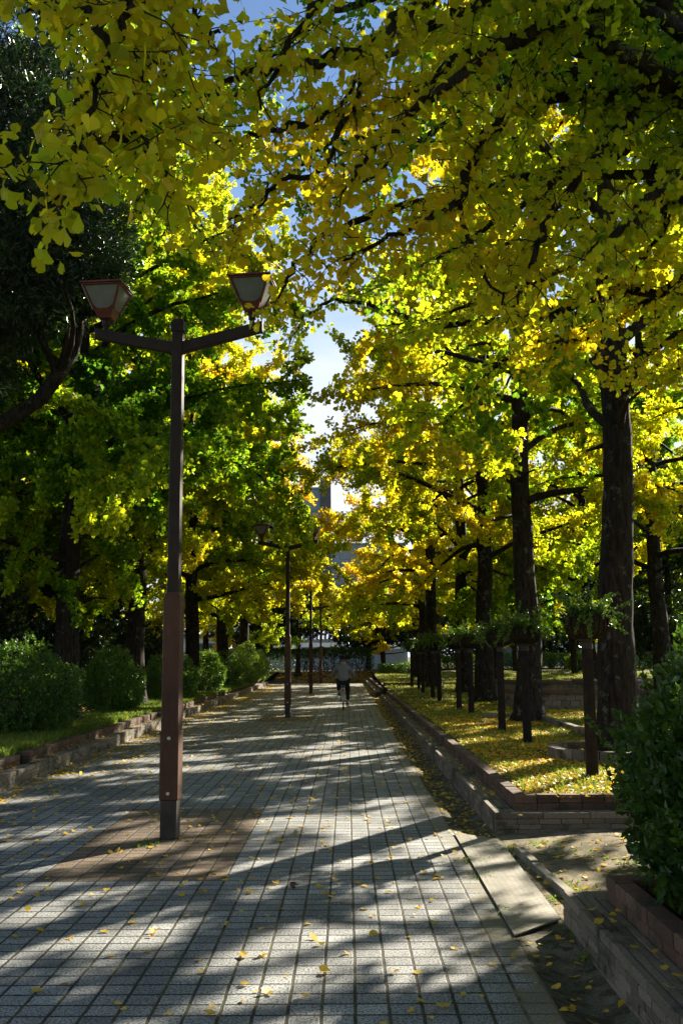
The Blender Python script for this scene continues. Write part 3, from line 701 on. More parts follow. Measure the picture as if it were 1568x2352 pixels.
# --- the overhanging ginkgo beside the camera, limbs led along the picture
def near_ginkgo(base, label, guided, seed, generic=10, H=11.0, reach=3.6, leaf=0.064, azr=None, green=0.5, tb=0.5):
    global rng
    rng = np.random.default_rng(seed)
    wood = Soup(); crown = Soup(); B = Vector(base)
    zz = np.linspace(-0.1, H, 40); wob = np.cumsum(rng.normal(size=(40, 2)) * 0.02, axis=0)
    TP = np.stack([wob[:, 0], wob[:, 1], zz], axis=1)
    rad = 0.27 * (1 - .85 * np.clip(zz / H, 0, 1) ** .9); rad[0:2] *= 1.4
    wood.tube(TP, rad, 14, 0, rough=.1)
    def tp(z): return np.array([np.interp(z, zz, TP[:, 0]), np.interp(z, zz, TP[:, 1]), z])
    tw_, sp_ = [], []
    for g in guided:
        pts = [np.array(p) - np.array(B) for p in g['p']]
        if g.get('z') is not None: pts = [tp(g['z'])] + pts
        P = np.array(pts)
        # smooth through the points
        k = len(P); q = np.linspace(0, k - 1, (k - 1) * 5 + 1); i0 = np.clip(np.floor(q).astype(int), 0, k - 2); f = (q - i0)[:, None]
        Pm = np.vstack([2 * P[0] - P[1], P, 2 * P[-1] - P[-2]])
        a, b, c, d = Pm[i0], Pm[i0 + 1], Pm[i0 + 2], Pm[i0 + 3]
        C = 0.5 * ((2 * b) + (-a + c) * f + (2 * a - 5 * b + 4 * c - d) * f ** 2 + (-a + 3 * b - 3 * c + d) * f ** 3)
        C[1:-1] += rng.normal(size=C[1:-1].shape) * 0.012
        r = g.get('r', 0.03)
        wood.tube(C, np.linspace(r, g.get('r1', 0.006), len(C)), 8 if r > .03 else 6, 0, rough=.08)
        dress(C, r, tw_, sp_, g.get('sl', 0.55), sec_gap=g.get('gap', 0.13), tert_gap=0.2, start=g.get('start', 0.2), grav=g.get('grav', -0.5), spur_gap=0.042, tert_len=0.24, flatness=0.5)
    az = 0
    for i in range(generic):
        f = (i + .5) / generic; z = 4.2 + (H - 4.6) * f
        if azr is None: az += 2.4
        else: az = azr[0] + (azr[1] - azr[0]) * ((i * 0.618) % 1)
        el = R(20 + 30 * f); d = np.array([math.cos(az) * math.cos(el), math.sin(az) * math.cos(el), math.sin(el)])
        L = reach * (1 - .55 * f) * (0.8 + .4 * rng.random())
        limb = polyline(tp(z), d, L, 10, .1, -.1); wood.tube(limb, np.linspace(.07 * (1 - .5 * f), .008, 11), 7, 0, rough=.08)
        dress(limb, .06, tw_, sp_, 1.1, spur_gap=.06)
    for (S, r, k) in tw_: crown.tube(S, np.linspace(r, 0.002, len(S)), k, 1)
    SP = np.concatenate(sp_)
    # short woody spurs that carry the leaves
    m = len(SP); sd = rng.normal(size=(m, 3)); sd = unit(sd) * .018
    for j in range(0, m, 2):
        crown.tube([SP[j], SP[j] + sd[j]], .0032, 3, 1, smooth=False)
    SP = SP + sd
    T = tb + .2 * np.sin(SP[:, 0] * 1.4 + 1) * np.sin(SP[:, 1] * 1.2) + .15 * np.sin(SP[:, 2] * 1.3)
    T = np.repeat(T, 3); SP = np.repeat(SP, 3, axis=0)
    leaves(crown, SP, leaf, [FANH_L, FANH_R], 0, T, droop=.7, petiole=.9, tw=.1, pmi=1)
    print('near leaves', len(SP))
    e = empty('ginkgo_tree', base); tag(e, label, 'tree', 'overhanging ginkgo trees beside the camera')
    wood.obj('trunk', [M['bark']], e); c = crown.obj('crown', [M['ginkgo'], M['twig']], e); c.color = (green - .09, .5, .5, 1)
def C8(x, y, Y): return D(783.7 + .5 * x, .5 * y, Y)
def C7(x, y, Y): return D(.5 * x, .5 * y, Y)
right_limbs = [
 dict(z=3.0, r=.045, p=[C8(1500, 1350, 7.6), C8(900, 1450, 8.2), C8(400, 1480, 8.6), D(860, 700, 8.8), D(770, 690, 8.8), D(700, 730, 8.8), D(665, 790, 8.8)], sl=.6, gap=.15, start=.4),
 dict(z=4.4, r=.04, p=[C8(1200, 800, 6.4), C8(500, 900, 6.2), C8(100, 1000, 6.0), D(720, 560, 5.9), D(660, 640, 5.8), D(640, 700, 5.8)], sl=.5, gap=.14, start=.45),
 dict(z=5.0, r=.04, p=[C8(900, 300, 7.6), C8(200, 600, 7.6), D(760, 330, 7.6), D(690, 380, 7.5), D(620, 420, 7.5), D(560, 470, 7.5)], sl=.6, gap=.15, start=.45),
 dict(z=5.6, r=.04, p=[C8(700, -100, 7.0), C8(100, 0, 7.0), D(720, 60, 7.0), D(640, 120, 7.0), D(560, 200, 7.0), D(500, 260, 7.0)], sl=.6, gap=.16, start=.5),
 dict(z=3.6, r=.11, r1=.03, sl=.9, gap=.25, p=[C8(1900, 250, 6.2), C8(1568, 260, 6.3), C8(1100, 330, 6.4), C8(800, 370, 6.6), C8(560, 440, 6.8)]),
 dict(z=3.4, r=.06, p=[C8(1750, 560, 5.6), C8(1300, 440, 5.6), C8(840, 465, 5.5), C8(700, 600, 5.4), C8(590, 760, 5.3), C8(540, 920, 5.2), C8(400, 1000, 5.1), C8(180, 1110, 5.0), C8(0, 1200, 4.9)]),
 dict(r=.014, p=[C8(540, 920, 5.2), C8(600, 1140, 5.15), C8(680, 1310, 5.1), C8(760, 1400, 5.1)], start=.1, sl=.35),
 dict(z=3.2, r=.05, p=[C8(1600, 500, 5.9), C8(1230, 450, 5.9), C8(1200, 620, 5.8), C8(1050, 760, 5.7), C8(940, 920, 5.6), C8(820, 1080, 5.5), C8(700, 1160, 5.4)]),
 dict(z=3.2, r=.045, p=[C8(1600, 480, 5.2), C8(1310, 560, 5.2), C8(1130, 760, 5.1), C8(1000, 940, 5.1), C8(900, 1120, 5.0), C8(850, 1300, 4.9), C8(780, 1410, 4.9)], sl=.45),
 dict(z=2.9, r=.05, p=[C8(1900, 600, 4.8), C8(1568, 780, 4.8), C8(1400, 930, 4.8), C8(1250, 1110, 4.7), C8(1180, 1300, 4.7), C8(1200, 1480, 4.7)], sl=.5),
 dict(z=4.4, r=.07, p=[C8(1900, 600, 5.4), C8(1400, 300, 5.0), C8(1240, 220, 4.9), C8(1090, 100, 4.8), C8(1000, -50, 4.7), C8(930, -250, 4.6)]),
 dict(z=4.8, r=.06, p=[C8(1500, -200, 5.8), C8(900, -60, 5.4), C8(690, 0, 5.3), C8(380, 130, 5.2), C8(250, 220, 5.1), C8(100, 350, 5.0), C8(0, 490, 4.9)], start=.3),
 dict(z=3.8, r=.05, p=[C8(1500, 100, 5.0), C8(880, 170, 4.8), C8(700, 230, 4.8), C8(560, 330, 4.7), C8(380, 450, 4.6), C8(250, 580, 4.6), C8(120, 720, 4.5), C8(20, 850, 4.5)]),
 dict(z=3.1, r=.045, p=[C8(1800, 900, 6.6), C8(1450, 1000, 7.0), C8(1150, 1150, 7.4), C8(800, 1330, 7.7), C8(450, 1450, 8.0), C8(150, 1500, 8.2)], sl=.7, gap=.16),
 dict(z=3.0, r=.05, p=[C8(1900, 1150, 7.0), C8(1600, 1250, 7.6), C8(1300, 1450, 8.0), C8(1000, 1600, 8.4), C8(650, 1680, 8.6)], sl=.7, gap=.16),
 dict(z=3.0, r=.05, p=[C8(2000, 1300, 6.0), C8(1700, 1450, 6.5), C8(1450, 1600, 6.8), C8(1250, 1730, 7.0)], sl=.6, gap=.16),
 dict(z=4.6, r=.06, p=[C8(1700, 300, 6.8), C8(1300, 700, 7.2), C8(900, 900, 7.4), C8(500, 1150, 7.6), C8(100, 1350, 7.8)], sl=.8, gap=.17),
 dict(z=5.2, r=.06, p=[C8(1300, 50, 7.2), C8(900, 200, 7.3), C8(500, 550, 7.4), C8(150, 800, 7.5), C8(-150, 950, 7.6)], sl=.8, gap=.17),
 dict(z=5.4, r=.06, p=[C8(1500, 700, 6.6), C8(1500, 1000, 6.9), C8(1350, 1250, 7.2)], sl=.8, gap=.17),
 dict(z=4.6, r=.05, p=[C8(1000, -500, 5.0), C8(200, -300, 4.6), C7(1500, 0, 4.4), C7(1300, 240, 4.3), C7(1200, 500, 4.3)], start=.35, sl=.4),
 dict(z=4.2, r=.05, p=[C8(1000, -300, 5.2), C8(400, 0, 4.9), C8(100, 230, 4.6), C7(1350, 290, 4.4), C7(1150, 320, 4.3), C7(1000, 420, 4.2), C7(890, 520, 4.1)], start=.4, sl=.4),
 dict(z=4.0, r=.04, p=[C8(1000, 200, 5.8), C8(300, 450, 5.4), C8(0, 520, 5.1), C7(1270, 600, 4.9), C7(1100, 640, 4.8), C7(950, 665, 4.7)], start=.45, sl=.4),
 dict(r=.02, p=[C8(100, 350, 5.0), C7(1500, 760, 4.9), C7(1300, 830, 4.8), C7(1180, 960, 4.8), C7(1050, 1010, 4.8)], start=.1, sl=.35),
]
near_ginkgo((4.1, 6.6, 0.27), 'large ginkgo beyond the right edge, its hanging branches filling the top right', right_limbs, 5, leaf=.048, generic=18, H=12.5, azr=(R(40), R(215)), green=.62, tb=.52)
left_limbs = [
 dict(z=4.6, r=.032, r1=.003, p=[(2.2, 1.6, 5.0), (0.6, 2.6, 5.0), C7(700, -300, 3.5), C7(680, 100, 3.5), C7(660, 350, 3.5), C7(665, 560, 3.45), C7(700, 690, 3.4), C7(760, 800, 3.4), C7(800, 900, 3.35)], start=.42, sl=.42, gap=.09),
 dict(z=4.2, r=.028, r1=.003, p=[(1.9, 1.6, 4.6), (0.4, 2.4, 4.5), C7(700, -300, 3.2), C7(600, 0, 3.15), C7(520, 230, 3.1), C7(440, 430, 3.1), C7(390, 650, 3.05), C7(330, 830, 3.0), C7(190, 980, 3.0)], start=.45, sl=.42, gap=.09),
 dict(r=.018, p=[C7(520, 230, 3.1), C7(430, 100, 3.2), C7(250, 50, 3.3), C7(120, 60, 3.4)], start=.1, sl=.35),
 dict(r=.018, p=[C7(665, 560, 3.45), C7(500, 640, 3.4), C7(380, 660, 3.4), C7(280, 780, 3.4)], start=.1, sl=.3),
 dict(r=.018, p=[C7(660, 380, 3.5), C7(560, 400, 3.5), C7(420, 420, 3.5), C7(330, 480, 3.5)], start=.1, sl=.3),
 dict(r=.018, p=[C7(680, 100, 3.5), C7(760, 220, 3.5), C7(800, 380, 3.5), C7(830, 520, 3.5)], start=.1, sl=.3),
 dict(r=.018, p=[C7(700, -100, 3.5), C7(840, 20, 3.5), C7(920, 100, 3.5), C7(1010, 150, 3.5)], start=.1, sl=.3),
]
near_ginkgo((3.4, -0.6, 0.27), 'ginkgo behind the camera whose large dim leaves hang into the top left', left_limbs, 9, generic=16, H=12.5, green=.76, tb=.52, leaf=.047)

# ================================================================== EVERGREENS, SHRUBS, HEDGES
def blob_points(n, blobs, shell=0.6):
    """points inside a set of ellipsoids (cx,cy,cz,rx,ry,rz), more of them towards the surface"""
    w_ = np.array([b[3] * b[4] * b[5] for b in blobs]) ** 0.7; w_ /= w_.sum(); idx = rng.choice(len(blobs), n, p=w_); B = np.array(blobs)[idx]
    d = unit(rng.normal(size=(n, 3))); r = (shell + (1 - shell) * rng.random(n)) ** 0.6
    lump = 1 + 0.10 * np.sin(d[:, 0] * 5 + B[:, 0]) * np.sin(d[:, 1] * 6 + B[:, 2]) + 0.08 * np.sin(d[:, 2] * 9 + B[:, 1])
    return B[:, :3] + d * (r * lump)[:, None] * B[:, 3:6], d
def evergreen(label, trunk, blobs, r0, seed, ntuft, per=12, leaf=0.085, shape=NEEDLE, green=0.6, name='evergreen_tree', mat='evergreen', size_tuft=0.05):
    global rng
    rng = np.random.default_rng(seed)
    e = empty(name, trunk[0]); tag(e, label, 'tree'); B = np.array(trunk[0])
    wood = Soup(); T = np.array(trunk) - B
    Q, L = resample(T, 0.4); wood.tube(Q, np.linspace(r0, r0 * .35, len(Q)), 12, 0, rough=.12)
    for b in blobs:
        c = np.array(b[:3]) - B; k = int(np.argmin(np.linalg.norm(Q - (c - np.array([0, 0, b[5]])), axis=1))); p0 = Q[k]
        for _ in range(5):
            tgt = c + rng.normal(size=3) * np.array(b[3:6]) * .45; mid = (p0 + tgt) / 2 + rng.normal(size=3) * .25
            tt = np.linspace(0, 1, 9)[:, None]; P = (1 - tt) ** 2 * p0 + 2 * tt * (1 - tt) * mid + tt ** 2 * tgt
            wood.tube(P, np.linspace(r0 * .3, .012, 9), 6, 0, rough=.1)
    wood.obj('trunk', [M['bark']], e)
    P, d = blob_points(ntuft, blobs, 0.35); P = P - B
    c = Soup(); P = np.repeat(P, per, axis=0); d = np.repeat(d, per, axis=0)
    leaves(c, P, leaf, [shape], 0, np.full(len(P), green), out=d * 1.0, droop=-.25, jitter=size_tuft, tw=.2)
    c.obj('crown', [M[mat]], e).color = (.5, .5, .5, 1)
    return e
def P3(px, py, Y): v = D(px, py, Y); return (v.x, v.y, v.z)
def blob(px, py, Y, rx, ry, rz): return (*P3(px, py, Y), rx, ry, rz)
evergreen('dark narrow-leaved evergreen filling the top left edge, its leaning trunk beside the first lamp',
    [(-6.2, 15.0, .25), P3(-60, 1010, 15), P3(90, 925, 15), P3(165, 820, 15), P3(185, 740, 15.2), P3(150, 560, 15.4), P3(90, 300, 15.6)],
    [blob(40, 120, 15, 1.3, 1.6, 1.2), blob(20, 300, 14.5, 1.3, 1.5, 1.2), blob(-20, 480, 14.5, 1.6, 1.7, 1.2), blob(160, 590, 14.8, 1.05, 1.3, .85), blob(130, 260, 15, .8, 1.3, 1.0), blob(250, 520, 15.2, .45, .9, .5), blob(40, 660, 14.5, 1.2, 1.4, .8),
     blob(80, 440, 15, 1.2, 1.5, .9), blob(215, 650, 15, .55, .9, .4), blob(-80, 800, 15, .9, 1.5, .9), blob(-120, 650, 16, 1.6, 2, 2)], .17, 41, 10500, per=13, leaf=.12, green=.6)
evergreen('dark glossy-leaved tree behind the first round bush at the left edge',
    [(-8.6, 20.5, .2), (-8.7, 20.6, 2.5), (-8.6, 20.6, 5)],
    [(-8.4, 20.5, 3.0, 1.7, 1.5, 1.5), (-8.9, 20.5, 4.8, 1.6, 1.5, 1.5), (-7.6, 20.9, 2.0, 1.0, 1.2, .9), (-9.8, 20.5, 2.2, 1.2, 1.4, 1.4)], .16, 42, 5200, per=8, leaf=.10, shape=OVAL, green=.62)
evergreen('second glossy dark tree between the two thick left trunks',
    [(-9.3, 29, .2), (-9.2, 29, 2.5), (-9.2, 29, 4.5)],
    [(-9.3, 29, 2.7, 1.9, 1.6, 1.4), (-9.2, 29.5, 4.6, 1.6, 1.5, 1.4), (-7.9, 29.5, 2.0, 1.0, 1.2, .9)], .14, 43, 4200, per=8, leaf=.11, shape=OVAL, green=.5)
evergreen('dark glossy understory tree behind the third round bush',
    [(-10.5, 37, .2), (-10.4, 37, 2.5), (-10.4, 37, 4.5)],
    [(-10.3, 37, 2.6, 2.4, 1.6, 1.5), (-9.8, 37.5, 4.8, 2.0, 1.5, 1.6), (-8.2, 38.5, 2.0, 1.2, 1.2, 1.0)], .14, 47, 4200, per=8, leaf=.13, shape=OVAL, green=.5)
evergreen('broad dark understory tree deep in the left grove beside the low house',
    [(-14.5, 48, .2), (-14.4, 48, 2.5), (-14.4, 48, 4.5)],
    [(-14.0, 48, 2.6, 3.2, 1.6, 1.7), (-12.6, 48.5, 5.0, 2.6, 1.5, 1.8), (-10.2, 49.5, 2.2, 2.0, 1.2, 1.2)], .16, 48, 4200, per=8, leaf=.17, shape=OVAL, green=.5)
for _x, _l in ((8.5, 'dark evergreen closing the view behind the low box hedge'), (15.5, 'dark evergreen behind the round bright shrub at the back hedge'), (23.0, 'dark evergreen at the far right behind the back hedge')):
    evergreen(_l, [(_x, 77, .4), (_x, 77, 3), (_x + .1, 77, 6)], [(_x, 77, 3.2, 3.4, 2, 2.4), (_x + 2, 78, 5.4, 3.0, 2, 2.6), (_x - 2, 78, 4.6, 2.6, 2, 2.2)], .2, int(_x * 7), 3200, per=8, leaf=.24, shape=OVAL, green=.35)
evergreen('dark evergreen mass at the right edge beyond the nearest trunk',
    [(10.6, 33, .2), (10.6, 33, 3), (10.6, 33, 6)],
    [(10.6, 33, 3.6, 2.0, 1.7, 1.8), (10.8, 33, 6.4, 1.8, 1.6, 1.9), (9.6, 33.4, 2.4, 1.0, 1.2, .9)], .16, 44, 4500, per=9, leaf=.10, shape=OVAL, green=.7)
evergreen('dark evergreen behind the end hedge left of the last lamp',
    [(-6.5, 69, .4), (-6.5, 69, 3), (-6.4, 69, 6)],
    [(-6.5, 69, 4, 3.0, 2, 2.2), (-3.4, 70, 4.6, 2.4, 2, 1.8), (-8, 70, 6.5, 2.5, 2, 2)], .2, 45, 3500, per=8, leaf=.22, shape=OVAL, green=.5)
evergreen('dark evergreen rising over the end hedge right of the last lamp',
    [(1.5, 71, .4), (1.5, 71, 3), (1.5, 71, 6)],
    [(1.0, 71, 4, 2.8, 2, 2.0), (4.2, 71, 4.4, 2.6, 2, 2.2), (7.5, 71, 4.2, 2.6, 2, 2.2)], .2, 46, 3500, per=8, leaf=.22, shape=OVAL, green=.5)

def shrub(label, blobs, nleaf, leaf, green, seed, group=None, shape=OVAL, name='round_shrub', base=None, shoots=0, cat='shrub', tuft=5, stems=26, shell=.55):
    global rng
    rng = np.random.default_rng(seed); b0 = blobs[0]; B = np.array(base if base is not None else (b0[0], b0[1], 0.27))
    e = empty(name, B); tag(e, label, cat, group)
    c = Soup(); P, d = blob_points(nleaf // tuft, blobs, shell); keep = P[:, 2] > B[2] + 0.04; P, d = P[keep] - B, d[keep]
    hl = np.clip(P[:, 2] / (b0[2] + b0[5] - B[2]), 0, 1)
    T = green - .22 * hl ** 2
    T = np.repeat(T, tuft); P = np.repeat(P, tuft, axis=0); d = np.repeat(d, tuft, axis=0)
    leaves(c, P, leaf * 1.3, [shape], 0, T, out=d * .9, droop=-.45, jitter=leaf * .45, tw=.12)
    for _ in range(shoots):
        q, dd = blob_points(1, blobs, 1.0); q = q[0] - B; dd = dd[0]
        if dd[2] < -.1: continue
        S = polyline(q, dd * .5 + np.array([0, 0, .9]), .12 + .16 * rng.random(), 4, .12, .1)
        c.tube(S, np.linspace(.003, .0015, 5), 3, 1)
        Q, _l = resample(S, .012); Q = np.repeat(Q[2:], 2, axis=0)
        leaves(c, Q, leaf * 1.0, [shape], 0, np.full(len(Q), max(.1, green - .35)), out=np.array([0, 0, .6]), droop=0, tw=.1)
    c.obj('foliage', [M['shrub'], M['twig']], e).color = (.5, .5, .5, 1)
    s = Soup()
    for _ in range(stems):
        b = blobs[rng.integers(len(blobs))]; a = rng.random() * 6.28; r = rng.random() ** .5 * .35
        p0 = np.array([b[0] + b[3] * r * math.cos(a), b[1] + b[4] * r * math.sin(a), B[2] - .05]) - B
        p1 = np.array([b[0] + b[3] * r * 2.2 * math.cos(a), b[1] + b[4] * r * 2.2 * math.sin(a), b[2] + b[5] * (.2 + .5 * rng.random())]) - B
        t_ = np.linspace(0, 1, 7)[:, None]; m = (p0 + p1) / 2 * np.array([.9, .9, 1.1])
        s.tube((1 - t_) ** 2 * p0 + 2 * t_ * (1 - t_) * m + t_ ** 2 * p1, np.linspace(.014, .005, 7), 5)
    s.obj('stems', [M['twig']], e)
    return e
def left_shrub(x0, x1, y_top, base_py, Y, dep, leaf, green, label, seed, n):
    a = D(x0, 1540, Y).x; b = D(x1, 1540, Y).x; zt = D(x0, y_top, Y).z; cx = (a + b) / 2; rx = (b - a) / 2
    zc = .27 + (zt - .27) * .5; rz = (zt - .27) * .56
    rx *= .95
    bl = [(cx, Y, zc, rx, dep, rz), (cx - rx * .35, Y + dep * .4, zc, rx * .7, dep * .8, rz * .9), (cx, Y, zc - rz * .25, rx * .97, dep * .97, rz * .75)]
    shrub(label, bl, int(n * 1.7), leaf * .74, green, seed, 'round bushes along the left wall', shell=.72)
left_shrub(-90, 192, 1490, 1676, 17.4, 1.1, .050, .72, 'large dark round bush nearest the camera on the left', 61, 20000)
left_shrub(190, 333, 1502, 1620, 24.5, 1.2, .052, .60, 'second round bush, its right shoulder catching the light', 62, 16000)
left_shrub(325, 462, 1505, 1600, 31.5, 1.5, .056, .58, 'third round bush, half hidden by the first lamp post', 63, 14000)
left_shrub(430, 518, 1500, 1585, 38.5, 1.7, .065, .52, 'fourth round bush just right of the first lamp post', 64, 11000)
left_shrub(490, 566, 1495, 1575, 44.5, 1.6, .07, .40, 'fifth round bush, bright green, between its darker neighbour and the tallest one', 65, 9000)
left_shrub(530, 602, 1485, 1567, 49.5, 1.7, .07, .30, 'tall pale sunlit bush close to the far end of the left wall', 66, 10000)
left_shrub(575, 618, 1502, 1560, 56.0, 1.5, .08, .36, 'last small bright bush at the far end of the left wall', 67, 6000)
shrub('big dark green bush with upright leafy shoots in the bottom right corner',
      [(2.45, 6.1, .95, .82, .80, .72), (2.2, 5.7, .72, .66, .70, .52), (3.0, 6.4, 1.05, .9, .8, .72), (2.05, 5.35, .60, .50, .55, .40), (2.6, 5.2, .85, .85, .8, .66), (2.5, 4.5, .6, .75, .8, .5)], 60000, .046, .82, 70, shoots=170, name='leafy_bush', stems=60, shell=.5)

def hedge(label, x0, x1, y, dep, zb, zt, leaf, green, seed, n, sparse=0.0, cat='hedge', group=None):
    global rng
    rng = np.random.default_rng(seed)
    cx = (x0 + x1) / 2; e = empty('hedge', (cx, y, zb)); tag(e, label, cat, group); W = (x1 - x0) / 2; Hh = zt - zb
    P = rng.random((n, 3)) * np.array([2 * W, dep, Hh]) - np.array([W, dep / 2, 0])
    sh = np.minimum(np.minimum(P[:, 1] + dep / 2, Hh - P[:, 2]), .4); keep = rng.random(n) < np.exp(-sh * 4) + .15
    if sparse: keep &= rng.random(n) < np.clip(.22 + 1.3 * (P[:, 2] / Hh - sparse) / (1 - sparse) * 1.4, .22, 1)
    P = P[keep]; P[:, 2] += .05 * np.sin(P[:, 0] * 1.9) + .03 * np.sin(P[:, 0] * 5.1)
    c = Soup(); leaves(c, P, leaf, [OVAL], 0, np.full(len(P), green), out=np.array([0, -.3, .5]), droop=0, tw=.15)
    c.obj('foliage', [M['shrub']], e).color = (.5, .5, .5, 1)
    s = Soup()
    for i in range(int(2 * W / .28)):
        x = -W + .14 + i * .28 + rng.normal() * .06
        for k in range(3):
            s.tube(polyline((x, rng.normal() * .1, -.05), (rng.normal() * .25, rng.normal() * .2, 1), Hh * .9, 5, .12, .1), np.linspace(.022, .008, 6), 4)
    s.obj('stems', [M['twig']], e)
hedge('sparse dark hedge closing the end of the path, stems showing against the white wall', -6.0, 1.8, 68.5, 1.1, .55, 2.15, .11, .62, 71, 42000, sparse=.5)
hedge('bright clipped hedge along the back of the right lawn', 9.2, 30, 70, 1.4, .55, 1.72, .10, .28, 72, 46000)
hedge('low clipped box hedge between the path end and the first planter posts', 1.9, 4.6, 62.5, 1.2, .42, 1.15, .08, .5, 73, 9000)
hedge('clipped hedge behind the trunks of the right row', 4.8, 9.4, 68.5, 1.2, .55, 1.6, .10, .42, 74, 12000)
shrub('round bright shrub in front of the clipped back hedge', [(15.6, 66.5, 1.1, 1.25, 1.0, .75)], 6000, .09, .3, 75)

# ================================================================== STREET LAMPS
def sq(h, z, cx=0, cy=0): return [(cx - h, cy - h, z), (cx + h, cy - h, z), (cx + h, cy + h, z), (cx - h, cy + h, z)]
def bevel_obj(o, w_=0.004):
    m = o.data; bm = bmesh.new(); bm.from_mesh(m)
    bmesh.ops.remove_doubles(bm, verts=bm.verts, dist=1e-5); bmesh.ops.bevel(bm, geom=[e for e in bm.edges], offset=w_, segments=1, affect='EDGES', clamp_overlap=True)
    bm.to_mesh(m); bm.free(); return o
def make_lamp():
    e = empty('street_lamp')
    def prism(name, secs, mat, parent, bw=.004):
        s = Soup(); s.rings([sq(h, z) for h, z in secs]); return bevel_obj(s.obj(name, [mat], parent), bw)
    prism('pole_base', [(.072, 0), (.072, .335)], M['polebase'], e, .008)
    prism('lower_sleeve', [(.083, .325), (.083, .905)], M['pole'], e, .010)
    prism('lower_post', [(.0765, .90), (.0765, 2.06), (.0775, 2.08), (.056, 2.14)], M['pole'], e, .008)
    prism('upper_post', [(.053, 2.12), (.050, 4.62)], M['poledark'], e, .008)
    prism('post_cap', [(.060, 4.56), (.060, 4.66), (.040, 4.69)], M['poledark'], e, .006)
    prism('collar', [(.086, .885), (.086, .915)], M['pole'], e, .003)
    for z in (.385, .855):
        s = Soup(); a = np.linspace(0, 2 * math.pi, 13)[:-1]
        s.rings([[(.016 * r * math.cos(t), -.083 - y_, z + .016 * r * math.sin(t)) for t in a] for r, y_ in ((1, 0), (1, .006), (.55, .012))], smooth=False); s.obj('bolt', [M['bolt']], e)
    for sd in (-1, 1):
        s = Soup(); r1 = [(sd * .045, y, z) for y, z in ((-.036, 4.36), (.036, 4.36), (.036, 4.47), (-.036, 4.47))]
        r2 = [(sd * .80, y, z) for y, z in ((-.036, 4.535), (.036, 4.535), (.036, 4.635), (-.036, 4.635))]
        s.rings([r1, r2]); bevel_obj(s.obj('arm', [M['poledark']], e), .005)
        L = Soup(); cx = sd * .70; zb = 4.605
        L.tube([(cx, 0, zb), (cx, 0, zb + .06)], .026, 12, cap=True); L.tube([(cx, 0, zb + .055), (cx, 0, zb + .125)], .037, 12, cap=True)
        lan = L.obj('lantern', [M['poledark']], e)
        z0_, z1_, h0, h1 = zb + .115, zb + .415, .062, .182
        def hw(z): return h0 + (h1 - h0) * (z - z0_) / (z1_ - z0_)
        F = Soup(); zc = z0_ + .085
        F.rings([sq(h0, z0_, cx), sq(hw(zc), zc, cx)])                                 # red cup
        def bar(p, q, t=.011, dpt=.012):
            p = Vector(p); q = Vector(q); F.tube([p, q], t, 4, cap=True)
        for i in range(4):
            a, b = sq(hw(zc) - .004, zc - .01, cx)[i], sq(h1 - .004, z1_, cx)[i]; bar(a, b, .0135)
            a, b = sq(h1 - .004, z1_ - .006, cx)[i], sq(h1 - .004, z1_ - .006, cx)[(i + 1) % 4]; bar(a, b, .012)
            # rounded corner gussets at the foot of each pane
            c0 = Vector(sq(hw(zc), zc - .004, cx)[i]); c1 = Vector(sq(hw(zc), zc - .004, cx)[(i + 1) % 4]); zt = zc + .075
            t0 = Vector(sq(hw(zt), zt, cx)[i]); t1 = Vector(sq(hw(zt), zt, cx)[(i + 1) % 4])
            n_ = (c1 - c0).cross(t0 - c0).normalized() * .003
            for (A, Bq, T_) in ((c0, c1, t0), (c1, c0, t1)):
                pts = [A + n_]
                for k in range(6):
                    u = k / 5; ang = u * math.pi / 2; pts.append(A + (T_ - A) * (1 - math.sin(ang)) + (Bq - A) * .42 * (1 - math.cos(ang)) + n_)
                F.add(np.array([tuple(v) for v in pts]), [tuple(range(7))], 0)
        F.obj('frame', [M['redframe']], lan)
        for i in range(4):
            g = Soup(); a = sq(hw(zc) - .006, zc - .01, cx); b = sq(h1 - .006, z1_ - .004, cx); ai = sq(hw(zc) - .010, zc - .01, cx); bi = sq(h1 - .010, z1_ - .004, cx); j = (i + 1) % 4
            g.add(np.array([a[i], a[j], b[j], b[i], ai[i], ai[j], bi[j], bi[i]]), [(0, 1, 2, 3), (7, 6, 5, 4), (3, 2, 6, 7), (1, 0, 4, 5)], 0); g.obj('glass_panel', [M['frost']], lan)
        rf = Soup(); rf.rings([sq(h1 + .016, z1_ + .004, cx), sq(h1 + .018, z1_ + .018, cx), sq(.05, z1_ + .046, cx), sq(.03, z1_ + .05, cx)]); rf.obj('roof', [M['redframe']], lan)
        fi = Soup(); fi.tube([(cx, 0, z1_ + .045), (cx, 0, z1_ + .065), (cx, 0, z1_ + .075), (cx, 0, z1_ + .14)], [.022, .022, .015, .002], 10, smooth=False); fi.obj('finial', [M['poledark']], lan)
    return e
def copy_tree(o, parent=None):
    c = o.copy(); col.objects.link(c); c.parent = parent
    for ch in list(o.children): copy_tree(ch, c)
    return c
lamp = make_lamp()
lamp_lab = ['tall brown twin-lantern lamp post nearest the camera, standing in brown tiles', 'second twin-lantern lamp post up the path, its left lantern behind leaves',
            'third lamp post up the path, just left of the cyclist', 'fourth and smallest lamp post at the end of the path']
for i, y in enumerate(LAMP_Y):
    o = lamp if i == 0 else copy_tree(lamp)
    o.scale = (1.03, 1.03, 1.03); o.location = (LAMP_X, y, 0); o.rotation_euler.z = R(-6 if i == 0 else -3); tag(o, lamp_lab[i], 'street lamp', 'twin-lantern lamps down the middle of the path')

